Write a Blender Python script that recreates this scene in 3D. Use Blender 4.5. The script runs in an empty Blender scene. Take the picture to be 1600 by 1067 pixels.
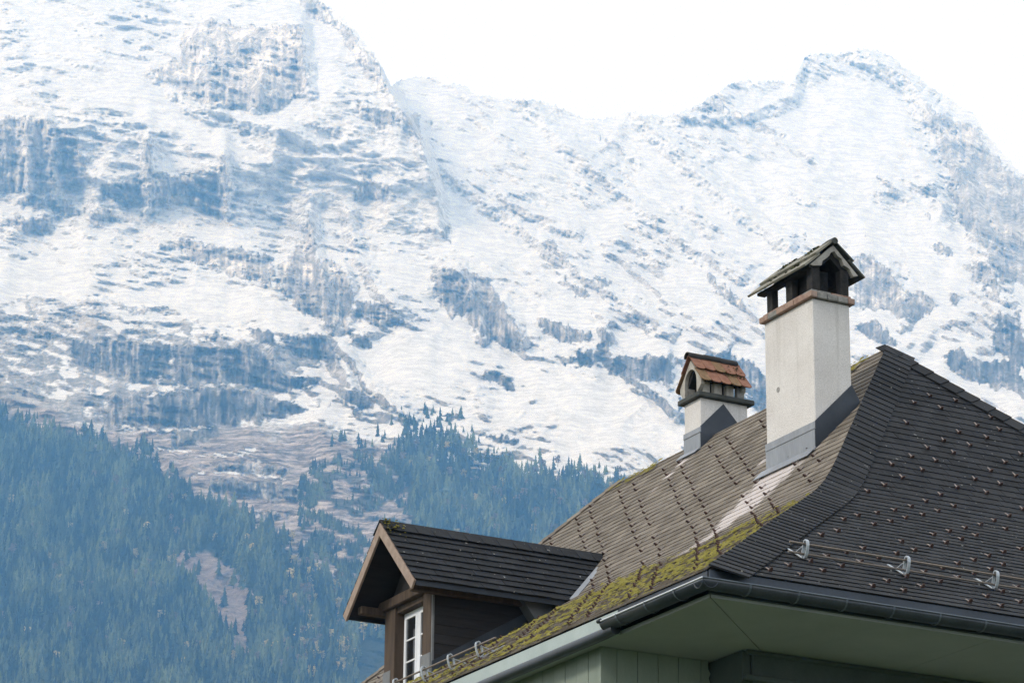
import bpy, math, random
import numpy as np
from mathutils import Vector, Matrix

scn = bpy.context.scene
COL = scn.collection
random.seed(7)
RNG = np.random.RandomState(11)
rad = math.radians

# ------------------------------------------------------------------ camera
F_PX = 4778.29
PITCH, ROLL, PSI = rad(19.44528), rad(0.61592), rad(27.89064)
CAM = np.array([0.0, 0.0, 1.7])
cam_d = bpy.data.cameras.new("camera")
cam_d.sensor_width = 36.0
cam_d.lens = 36.0 * F_PX / 1600.0
cam_d.clip_start = 0.5
cam_d.clip_end = 60000
cam = bpy.data.objects.new("camera", cam_d)
COL.objects.link(cam)
cam.matrix_world = Matrix.Translation(Vector(CAM)) @ Matrix.Rotation(math.pi / 2 + PITCH, 4, 'X') @ Matrix.Rotation(ROLL, 4, 'Z')
scn.camera = cam

# ------------------------------------------------------------------ sky, sun, exposure
SUN_EL, SUN_AZ = rad(38), (-0.80, -0.60)        # direction towards the sun (horizontal part)
world = bpy.data.worlds.new("World")
scn.world = world
world.use_nodes = True
nt = world.node_tree
nt.nodes.clear()
wo = nt.nodes.new("ShaderNodeOutputWorld")
bg = nt.nodes.new("ShaderNodeBackground")
sky = nt.nodes.new("ShaderNodeTexSky")
sky.sky_type = 'NISHITA'
sky.sun_disc = False
sky.sun_elevation = SUN_EL
sky.sun_rotation = math.atan2(SUN_AZ[0], SUN_AZ[1])
sky.air_density = 1.0
sky.dust_density = 2.0
ov = nt.nodes.new("ShaderNodeMix")
ov.data_type = 'RGBA'
ov.inputs[0].default_value = 0.90             # thin high overcast whitens the whole sky evenly
ov.inputs[7].default_value = (9.7, 10.5, 11.9, 1)
nt.links.new(sky.outputs[0], ov.inputs[6])
nt.links.new(ov.outputs[2], bg.inputs[0])
bg.inputs[1].default_value = 0.105
nt.links.new(bg.outputs[0], wo.inputs[0])

sun_d = bpy.data.lights.new("sun", 'SUN')
sun_d.energy = 1.7
sun_d.angle = rad(12)
sun_d.color = (1.0, 0.97, 0.93)
sun = bpy.data.objects.new("sun", sun_d)
COL.objects.link(sun)
hs = math.hypot(*SUN_AZ)
sdir = Vector((SUN_AZ[0] / hs * math.cos(SUN_EL), SUN_AZ[1] / hs * math.cos(SUN_EL), math.sin(SUN_EL)))
sun.rotation_euler = sdir.to_track_quat('Z', 'Y').to_euler()

scn.view_settings.view_transform = 'Standard'
scn.view_settings.look = 'None'
scn.view_settings.exposure = 0.22
scn.view_settings.gamma = 1.0
scn.view_settings.use_curve_mapping = False
scn.render.engine = 'CYCLES'
scn.cycles.use_denoising = True
scn.cycles.denoising_prefilter = 'NONE'
scn.cycles.denoising_input_passes = 'RGB_ALBEDO_NORMAL'
scn.cycles.use_adaptive_sampling = False
scn.cycles.sample_clamp_indirect = 3.0
scn.cycles.max_bounces = 8
scn.cycles.volume_bounces = 3

HAZE_COL = (0.20, 0.52, 1.0)
HAZE_DENS = 1.32e-4

# ------------------------------------------------------------------ helpers
FWD = np.array([0, math.cos(PITCH), math.sin(PITCH)])
UP0 = np.array([0, -math.sin(PITCH), math.cos(PITCH)])
R0 = np.array([1.0, 0, 0])
RT = R0 * math.cos(ROLL) + UP0 * math.sin(ROLL)
UPV = -R0 * math.sin(ROLL) + UP0 * math.cos(ROLL)


def rays(px, py):
    px = np.asarray(px, float)[..., None]
    py = np.asarray(py, float)[..., None]
    return RT * (px - 800) / F_PX + UPV * (533.5 - py) / F_PX + FWD


def project(P):
    d = P - CAM
    w = d @ FWD
    return 800 + F_PX * (d @ RT) / w, 533.5 - F_PX * (d @ UPV) / w, w


def link(o, parent=None, loc=(0, 0, 0)):
    COL.objects.link(o)
    if parent is not None:
        o.parent = parent
    o.location = loc
    return o


def tag(o, label=None, cat=None, group=None, kind=None):
    for k, v in (("label", label), ("category", cat), ("group", group), ("kind", kind)):
        if v:
            o[k] = v
    return o


def empty(name, loc=(0, 0, 0), rz=0.0):
    o = bpy.data.objects.new(name, None)
    COL.objects.link(o)
    o.location = loc
    o.rotation_euler = (0, 0, rz)
    o.empty_display_size = 0.5
    return o


def fast_mesh(name, V, faces_list, mats=(), fmat=None, attrs=None, smooth=False):
    """V (n,3); faces_list: list of int arrays (m,k) with k constant per array."""
    me = bpy.data.meshes.new(name)
    V = np.asarray(V, np.float32)
    me.vertices.add(len(V))
    me.vertices.foreach_set("co", V.ravel())
    loops, starts, pos = [], [], 0
    for Fa in faces_list:
        Fa = np.asarray(Fa, np.int32)
        if len(Fa) == 0:
            continue
        loops.append(Fa.ravel())
        starts.append(np.arange(len(Fa), dtype=np.int32) * Fa.shape[1] + pos)
        pos += Fa.size
    L = np.concatenate(loops)
    S = np.concatenate(starts)
    me.loops.add(len(L))
    me.loops.foreach_set("vertex_index", L)
    me.polygons.add(len(S))
    me.polygons.foreach_set("loop_start", S)
    if fmat is not None:
        me.polygons.foreach_set("material_index", np.asarray(fmat, np.int32))
    me.polygons.foreach_set("use_smooth", np.full(len(S), smooth, bool))
    for m in mats:
        me.materials.append(m)
    if attrs:
        for k, a in attrs.items():
            at = me.attributes.new(k, 'FLOAT', 'POINT')
            at.data.foreach_set("value", np.asarray(a, np.float32))
    me.update(calc_edges=True)
    return me


class MB:
    """collects solids into one mesh"""

    def __init__(self):
        self.v, self.f, self.m, self.s = [], [], [], []

    def add(self, vs, fs, mi=0, sm=False):
        b = len(self.v)
        self.v += [tuple(map(float, p)) for p in vs]
        self.f += [tuple(b + i for i in f) for f in fs]
        self.m += [mi] * len(fs)
        self.s += [sm] * len(fs)
        return self

    def box(self, a, b, mi=0):
        x0, y0, z0 = a
        x1, y1, z1 = b
        vs = [(x0, y0, z0), (x1, y0, z0), (x1, y1, z0), (x0, y1, z0), (x0, y0, z1), (x1, y0, z1), (x1, y1, z1), (x0, y1, z1)]
        return self.hexa(vs, mi)

    def hexa(self, vs, mi=0):
        return self.add(vs, [(0, 3, 2, 1), (4, 5, 6, 7), (0, 1, 5, 4), (1, 2, 6, 5), (2, 3, 7, 6), (3, 0, 4, 7)], mi)

    def prism(self, prof, axis_a, axis_b, axis_c, org, l0, l1, mi=0, sm=False):
        """2D profile points (p,q) in axes a,b swept along c from l0 to l1"""
        A, B, Cc, O = map(np.array, (axis_a, axis_b, axis_c, org))
        n = len(prof)
        vs = [O + A * p + B * q + Cc * l0 for p, q in prof] + [O + A * p + B * q + Cc * l1 for p, q in prof]
        fs = [(i, (i + 1) % n, n + (i + 1) % n, n + i) for i in range(n)]
        self.add(vs, fs, mi, sm)
        b = len(self.v) - 2 * n
        self.f += [tuple(b + i for i in reversed(range(n))), tuple(b + n + i for i in range(n))]
        self.m += [mi, mi]
        self.s += [False, False]
        return self

    def tube(self, pts, r, n=8, mi=0, caps=True):
        pts = [np.array(p, float) for p in pts]
        rs = r if isinstance(r, (list, tuple)) else [r] * len(pts)
        rings = []
        up = np.array([0, 0, 1.0])
        for i, p in enumerate(pts):
            d = pts[min(i + 1, len(pts) - 1)] - pts[max(i - 1, 0)]
            d = d / np.linalg.norm(d)
            a = np.cross(d, up)
            if np.linalg.norm(a) < 1e-3:
                a = np.array([1.0, 0, 0])
            a /= np.linalg.norm(a)
            b = np.cross(a, d)
            rings.append([p + rs[i] * (a * math.cos(2 * math.pi * k / n) + b * math.sin(2 * math.pi * k / n)) for k in range(n)])
        vs = [q for rg in rings for q in rg]
        fs = [(i * n + k, i * n + (k + 1) % n, (i + 1) * n + (k + 1) % n, (i + 1) * n + k) for i in range(len(pts) - 1) for k in range(n)]
        self.add(vs, fs, mi, True)
        if caps:
            self.add(rings[0], [tuple(range(n))], mi)
            self.add(rings[-1], [tuple(reversed(range(n)))], mi)
        return self

    def mesh(self, name, mats):
        me = bpy.data.meshes.new(name)
        me.from_pydata(self.v, [], self.f)
        for m in (mats if isinstance(mats, (list, tuple)) else [mats]):
            me.materials.append(m)
        me.polygons.foreach_set("material_index", self.m)
        me.polygons.foreach_set("use_smooth", self.s)
        me.update()
        return me

    def build(self, name, mats, parent=None, loc=(0, 0, 0), bevel=0.0):
        o = bpy.data.objects.new(name, self.mesh(name, mats))
        link(o, parent, loc)
        if bevel:
            b = o.modifiers.new("edge", 'BEVEL')
            b.width = bevel
            b.segments = 1
            b.limit_method = 'ANGLE'
        return o


class NB:
    """tiny node-tree builder"""

    def __init__(self, name):
        self.mat = bpy.data.materials.new(name)
        self.mat.use_nodes = True
        self.t = self.mat.node_tree
        self.t.nodes.clear()
        self.out = self.t.nodes.new("ShaderNodeOutputMaterial")
        self.p = self.t.nodes.new("ShaderNodeBsdfPrincipled")
        self.t.links.new(self.p.outputs[0], self.out.inputs[0])

    def n(self, typ, **kw):
        nd = self.t.nodes.new(typ)
        for k, v in kw.items():
            setattr(nd, k, v)
        return nd

    def l(self, a, b):
        self.t.links.new(a, b)

    def coord(self, sc=(1, 1, 1), rot=(0, 0, 0), src="Object"):
        tc = self.n("ShaderNodeTexCoord")
        mp = self.n("ShaderNodeMapping")
        mp.inputs["Scale"].default_value = sc
        mp.inputs["Rotation"].default_value = rot
        if src == "World":
            g = self.n("ShaderNodeNewGeometry")
            self.l(g.outputs["Position"], mp.inputs[0])
        else:
            self.l(tc.outputs[src], mp.inputs[0])
        return mp.outputs[0]

    def noise(self, co, scale, detail=4.0, rough=0.55):
        nd = self.n("ShaderNodeTexNoise")
        nd.inputs["Scale"].default_value = scale
        nd.inputs["Detail"].default_value = detail
        nd.inputs["Roughness"].default_value = rough
        if co is not None:
            self.l(co, nd.inputs["Vector"])
        return nd.outputs[0]

    def ramp(self, fac, stops):
        r = self.n("ShaderNodeValToRGB")
        el = r.color_ramp.elements
        while len(el) < len(stops):
            el.new(0.5)
        for e, (p, c) in zip(el, stops):
            e.position = p
            e.color = (*c, 1) if len(c) == 3 else c
        self.l(fac, r.inputs[0])
        return r.outputs[0]

    def math(self, op, a, b=None, c=None, clamp=False):
        m = self.n("ShaderNodeMath", operation=op)
        m.use_clamp = clamp
        for i, v in enumerate((a, b, c)):
            if v is None:
                continue
            if isinstance(v, (int, float)):
                m.inputs[i].default_value = v
            else:
                self.l(v, m.inputs[i])
        return m.outputs[0]

    def mix(self, fac, a, b, mode='MIX'):
        m = self.n("ShaderNodeMix", data_type='RGBA', blend_type=mode)
        for i, v in ((0, fac), (6, a), (7, b)):
            if isinstance(v, (int, float)):
                m.inputs[i].default_value = v
            elif isinstance(v, tuple):
                m.inputs[i].default_value = (*v, 1)
            else:
                self.l(v, m.inputs[i])
        return m.outputs[2]

    def smooth(self, v, lo, hi):
        m = self.n("ShaderNodeMapRange", interpolation_type='SMOOTHSTEP')
        self.l(v, m.inputs[0])
        m.inputs[1].default_value = lo
        m.inputs[2].default_value = hi
        return m.outputs[0]

    def attr(self, name):
        a = self.n("ShaderNodeAttribute", attribute_name=name)
        return a.outputs["Fac"]

    def bump(self, h, strength=0.3, dist=0.02):
        b = self.n("ShaderNodeBump")
        b.inputs["Strength"].default_value = strength
        b.inputs["Distance"].default_value = dist
        self.l(h, b.inputs["Height"])
        self.l(b.outputs[0], self.p.inputs["Normal"])

    def set(self, col=None, rough=0.8, metal=0.0, spec=0.5):
        if col is not None:
            if isinstance(col, tuple):
                self.p.inputs["Base Color"].default_value = (*col, 1)
            else:
                self.l(col, self.p.inputs["Base Color"])
        if isinstance(rough, (int, float)):
            self.p.inputs["Roughness"].default_value = rough
        else:
            self.l(rough, self.p.inputs["Roughness"])
        self.p.inputs["Metallic"].default_value = metal
        self.p.inputs["Specular IOR Level"].default_value = spec
        return self.mat


def weathered(name, c1, c2, scale=3.0, rough=0.8, metal=0.0, spec=0.4, bump=0.25, dist=0.01, stretch=(1, 1, 1), fine=40.0):
    b = NB(name)
    co = b.coord(stretch, src="World")
    n1 = b.noise(co, scale, 5, 0.6)
    n2 = b.noise(co, fine, 3, 0.6)
    f = b.math('ADD', b.math('MULTIPLY', n1, 0.7), b.math('MULTIPLY', n2, 0.3))
    col = b.ramp(f, [(0.32, c1), (0.68, c2)])
    b.bump(n2, bump, dist)
    return b.set(col, rough, metal, spec)


# ------------------------------------------------------------------ materials
def tile_material(name, lo, hi, speck, pale, rough, spec):
    b = NB(name)
    co = b.coord(src="World")
    tone = b.attr("tone")
    base = b.mix(tone, lo, hi)
    n1 = b.noise(co, 9.0, 5, 0.65)
    base = b.mix(b.math('MULTIPLY', b.smooth(n1, 0.5, 0.72), 0.55), base, speck)
    n2 = b.noise(co, 1.1, 3, 0.5)
    base = b.mix(b.math('MULTIPLY', b.smooth(n2, 0.45, 0.7), 0.35), base, tuple(0.6 * c for c in lo))
    pl = b.attr("pale")
    pf = b.smooth(b.math('ADD', pl, b.math('MULTIPLY', b.math('SUBTRACT', b.noise(b.coord((1, 1, 1), src="World"), 6.0, 4), 0.5), 0.5)), 0.35, 0.65)
    base = b.mix(pf, base, pale)
    base = b.mix(b.smooth(b.noise(co, 17.0, 2, 0.4), 0.735, 0.76), base, (0.30, 0.29, 0.26))
    n3 = b.noise(co, 130.0, 2, 0.6)
    base = b.mix(0.35, base, b.ramp(n3, [(0.3, (0.5, 0.5, 0.5)), (0.75, (1.5, 1.5, 1.5))]), 'MULTIPLY')
    b.bump(b.math('ADD', n3, n1), 0.35, 0.006)
    return b.set(base, rough, 0, spec)


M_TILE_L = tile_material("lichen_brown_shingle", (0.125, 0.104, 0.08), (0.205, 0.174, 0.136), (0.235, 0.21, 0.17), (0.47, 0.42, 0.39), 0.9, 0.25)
M_TILE_R = tile_material("dark_shingle", (0.0045, 0.005, 0.006), (0.018, 0.0185, 0.020), (0.03, 0.03, 0.029), (0.3, 0.3, 0.29), 0.7, 0.2)  # much darker colours for the right slope, its hips and the dormer
M_DECK = weathered("roof_underlay", (0.012, 0.011, 0.010), (0.02, 0.019, 0.018), 2, 0.9)
M_MOSS = weathered("yellow_green_moss", (0.085, 0.077, 0.016), (0.25, 0.215, 0.05), 6, 1.0, spec=0.1, bump=0.6, dist=0.02)
b = NB("chimney_render")
co = b.coord(src="World")
pn = b.noise(co, 1.5, 4)
pf = b.noise(co, 55.0, 3, 0.7)
ps = b.noise(b.coord((7, 7, 0.35), src="World"), 1.0, 4, 0.6)
pc = b.ramp(pn, [(0.3, (0.60, 0.565, 0.525)), (0.7, (0.70, 0.67, 0.63))])
pc = b.mix(b.math('MULTIPLY', b.smooth(ps, 0.52, 0.74), 0.34), pc, (0.38, 0.35, 0.31))
pc = b.mix(0.55, pc, b.ramp(pf, [(0.30, (0.62, 0.61, 0.60)), (0.66, (1.16, 1.16, 1.16))]), 'MULTIPLY')
b.bump(pf, 0.9, 0.012)
M_PLASTER = b.set(pc, 0.95, 0, 0.15)
M_ZINC = weathered("zinc_sheet", (0.20, 0.21, 0.225), (0.34, 0.355, 0.37), 2.2, 0.5, metal=0.5, bump=0.05, stretch=(1, 1, 0.25), fine=25)
M_LEAD = weathered("dark_sheet_metal", (0.022, 0.028, 0.036), (0.045, 0.052, 0.062), 2.2, 0.5, metal=0.3, bump=0.05)
M_BRICK = weathered("cap_brick", (0.20, 0.115, 0.085), (0.36, 0.26, 0.20), 7, 0.9, bump=0.5)
M_GREYSTONE = weathered("cap_mortar", (0.12, 0.12, 0.11), (0.33, 0.31, 0.28), 9, 0.95, bump=0.6)
M_SOOT = weathered("sooty_masonry", (0.010, 0.010, 0.010), (0.05, 0.045, 0.04), 8, 0.95, spec=0.2, bump=0.5)
M_SLAB = weathered("mossy_stone_slab", (0.12, 0.115, 0.085), (0.29, 0.27, 0.22), 5, 0.95, bump=0.7)
M_DARKMOSS = weathered("dark_moss", (0.02, 0.024, 0.010), (0.075, 0.08, 0.03), 14, 1.0, spec=0.1, bump=0.6)
M_TERRA = weathered("old_terracotta", (0.15, 0.058, 0.034), (0.28, 0.14, 0.085), 9, 0.9, bump=0.5)
M_TERRA2 = weathered("mossy_terracotta", (0.10, 0.075, 0.03), (0.26, 0.14, 0.075), 11, 0.9, bump=0.5)
M_RIDGE = weathered("blackened_ridge_tile", (0.012, 0.012, 0.012), (0.04, 0.036, 0.032), 9, 0.85, bump=0.4)
M_DARKSLAB = weathered("dark_cover_slab", (0.035, 0.038, 0.034), (0.085, 0.088, 0.078), 6, 0.9, bump=0.5)
M_OLDPLASTER = weathered("grey_old_plaster", (0.24, 0.22, 0.19), (0.46, 0.43, 0.37), 8, 0.95, bump=0.5)
M_WOOD = weathered("brown_weathered_wood", (0.040, 0.026, 0.017), (0.105, 0.072, 0.048), 2, 0.85, stretch=(6, 6, 0.7), bump=0.4)
M_CHEEK = weathered("black_brown_boards", (0.012, 0.010, 0.009), (0.028, 0.024, 0.022), 3, 0.85, stretch=(0.7, 0.7, 6), bump=0.4)
M_BARGE = weathered("faded_barge_board", (0.22, 0.155, 0.115), (0.37, 0.285, 0.225), 3, 0.8, stretch=(3, 3, 3), bump=0.3)
M_WHITE = weathered("white_window_paint", (0.66, 0.67, 0.68), (0.78, 0.79, 0.80), 4, 0.5, bump=0.05)
M_GREY_SHEET = weathered("dull_grey_sheet", (0.13, 0.135, 0.135), (0.21, 0.215, 0.215), 3, 0.6, metal=0.2, bump=0.1)
M_FASCIA = weathered("pale_green_paint", (0.29, 0.345, 0.325), (0.40, 0.455, 0.43), 1.8, 0.6, bump=0.08)
M_BOARD = weathered("green_board_paint", (0.19, 0.225, 0.18), (0.26, 0.295, 0.24), 1.4, 0.7, stretch=(2, 2, 0.5), bump=0.1)
M_SOFFIT = weathered("grey_green_soffit", (0.31, 0.32, 0.325), (0.39, 0.40, 0.405), 1.2, 0.75, bump=0.08)
M_BEAM = weathered("dark_green_beam", (0.05, 0.064, 0.053), (0.085, 0.102, 0.086), 2, 0.75, bump=0.15)
M_WALL = weathered("house_render", (0.30, 0.31, 0.27), (0.38, 0.39, 0.34), 1.2, 0.9, bump=0.2)
M_GUTTER = weathered("dark_gutter_metal", (0.028, 0.034, 0.040), (0.06, 0.068, 0.076), 2.5, 0.4, metal=0.5, bump=0.04)
M_DARKFASCIA = weathered("dark_fascia_sheet", (0.032, 0.040, 0.050), (0.06, 0.07, 0.084), 1.5, 0.45, metal=0.4, bump=0.04)
M_BRIGHT = weathered("bead_highlight", (0.55, 0.56, 0.57), (0.68, 0.69, 0.70), 4, 0.4, metal=0.3, bump=0.02)  # left gutter bead painted pale to give it a bright highlight
M_RIM = weathered("gutter_bead", (0.07, 0.085, 0.10), (0.12, 0.14, 0.16), 4, 0.4, metal=0.4, bump=0.02)
M_RAIL = weathered("brown_rail_pipe", (0.15, 0.12, 0.095), (0.25, 0.205, 0.165), 5, 0.6, metal=0.2, bump=0.1)
M_BRACKET = weathered("galvanised_bracket", (0.33, 0.36, 0.38), (0.48, 0.51, 0.53), 6, 0.45, metal=0.4, bump=0.05)
M_GUARD = weathered("rusty_snow_guard", (0.05, 0.028, 0.024), (0.125, 0.07, 0.055), 9, 0.7, bump=0.2)
M_GUARDS = weathered("snow_guard_strap", (0.15, 0.115, 0.10), (0.30, 0.25, 0.215), 9, 0.6, bump=0.1)
M_TRUNK = weathered("bark", (0.05, 0.04, 0.03), (0.09, 0.075, 0.06), 2, 0.9)
b = NB("window_glass")
M_GLASS = b.set((0.012, 0.014, 0.016), 0.06, 0, 0.5)

# ------------------------------------------------------------------ noise for the terrain
_perm = RNG.permutation(512)
_perm = np.concatenate([_perm, _perm, _perm])
_ga = RNG.uniform(0, 2 * math.pi, 512)
_gx, _gy = np.cos(_ga), np.sin(_ga)


def pnoise(x, y, seed=0):
    x = x + seed * 37.31
    y = y + seed * 91.17
    xi = np.floor(x).astype(int)
    yi = np.floor(y).astype(int)
    xf, yf = x - xi, y - yi
    u = xf * xf * xf * (xf * (xf * 6 - 15) + 10)
    v = yf * yf * yf * (yf * (yf * 6 - 15) + 10)

    def g(ix, iy, dx, dy):
        h = _perm[(_perm[ix & 511] + iy) & 511]
        return _gx[h] * dx + _gy[h] * dy
    a = g(xi, yi, xf, yf)
    b_ = g(xi + 1, yi, xf - 1, yf)
    c = g(xi, yi + 1, xf, yf - 1)
    d = g(xi + 1, yi + 1, xf - 1, yf - 1)
    return ((a + u * (b_ - a)) + v * ((c + u * (d - c)) - (a + u * (b_ - a)))) * 1.5


def fbm(x, y, octv=4, seed=0, gain=0.5):
    s, a, t = 0, 1.0, 0
    for o in range(octv):
        s = s + a * pnoise(x * 2 ** o, y * 2 ** o, seed + o * 3)
        t += a
        a *= gain
    return s / t


def sstep(v, a, b_):
    t = np.clip((v - a) / (b_ - a), 0, 1)
    return t * t * (3 - 2 * t)


def poly_sdf(X, Y, pts):
    """signed distance, positive inside"""
    pts = np.asarray(pts, float)
    d = np.full(X.shape, 1e9)
    ins = np.zeros(X.shape, bool)
    n = len(pts)
    for i in range(n):
        ax, ay = pts[i]
        bx, by = pts[(i + 1) % n]
        ex, ey = bx - ax, by - ay
        wx, wy = X - ax, Y - ay
        t = np.clip((wx * ex + wy * ey) / (ex * ex + ey * ey + 1e-9), 0, 1)
        d = np.minimum(d, np.hypot(wx - ex * t, wy - ey * t))
        cond = ((ay > Y) != (by > Y))
        with np.errstate(divide='ignore', invalid='ignore'):
            xc = ax + (Y - ay) * ex / (ey if ey != 0 else 1e-9)
        ins ^= cond & (X < xc)
    return np.where(ins, d, -d)


def poly_mask(X, Y, pts, soft=4.0, out=None, strength=1.0):
    pts = np.asarray(pts, float)
    m = soft + 16
    sel = (X > pts[:, 0].min() - m) & (X < pts[:, 0].max() + m) & (Y > pts[:, 1].min() - m) & (Y < pts[:, 1].max() + m)
    if out is None:
        out = np.zeros(X.shape)
    if sel.any():
        v = sstep(poly_sdf(X[sel], Y[sel], pts), -soft, soft) * strength
        out[sel] = np.maximum(out[sel], v)
    return out


# bearing / elevation of the crest line, the cliffs and the woods, as read in the photograph; each point is then set at its own distance
CREST = [(-1600, 210), (-1150, 60), (-900, -20), (-620, -140), (-300, -150), (300, -120), (440, -45), (500, 0), (530, 25), (560, 55), (582, 82), (598, 105), (606, 122), (611, 135), (618, 133), (630, 127), (645, 122), (690, 124), (703, 133),
         (720, 135), (745, 148), (790, 157), (826, 156), (850, 160), (880, 172), (905, 182), (938, 190), (960, 183), (985, 177), (1035, 183), (1060, 180),
         (1090, 165), (1115, 150), (1145, 131), (1165, 126), (1190, 130), (1215, 128), (1234, 136), (1245, 112), (1258, 90), (1275, 85), (1305, 88),
         (1320, 82), (1340, 78), (1365, 80), (1390, 88), (1420, 110), (1450, 135), (1490, 160), (1520, 178), (1545, 215), (1570, 245), (1600, 275), (1700, 350), (1800, 400), (1950, 470), (2300, 500), (2700, 450), (3200, 560)]
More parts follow.
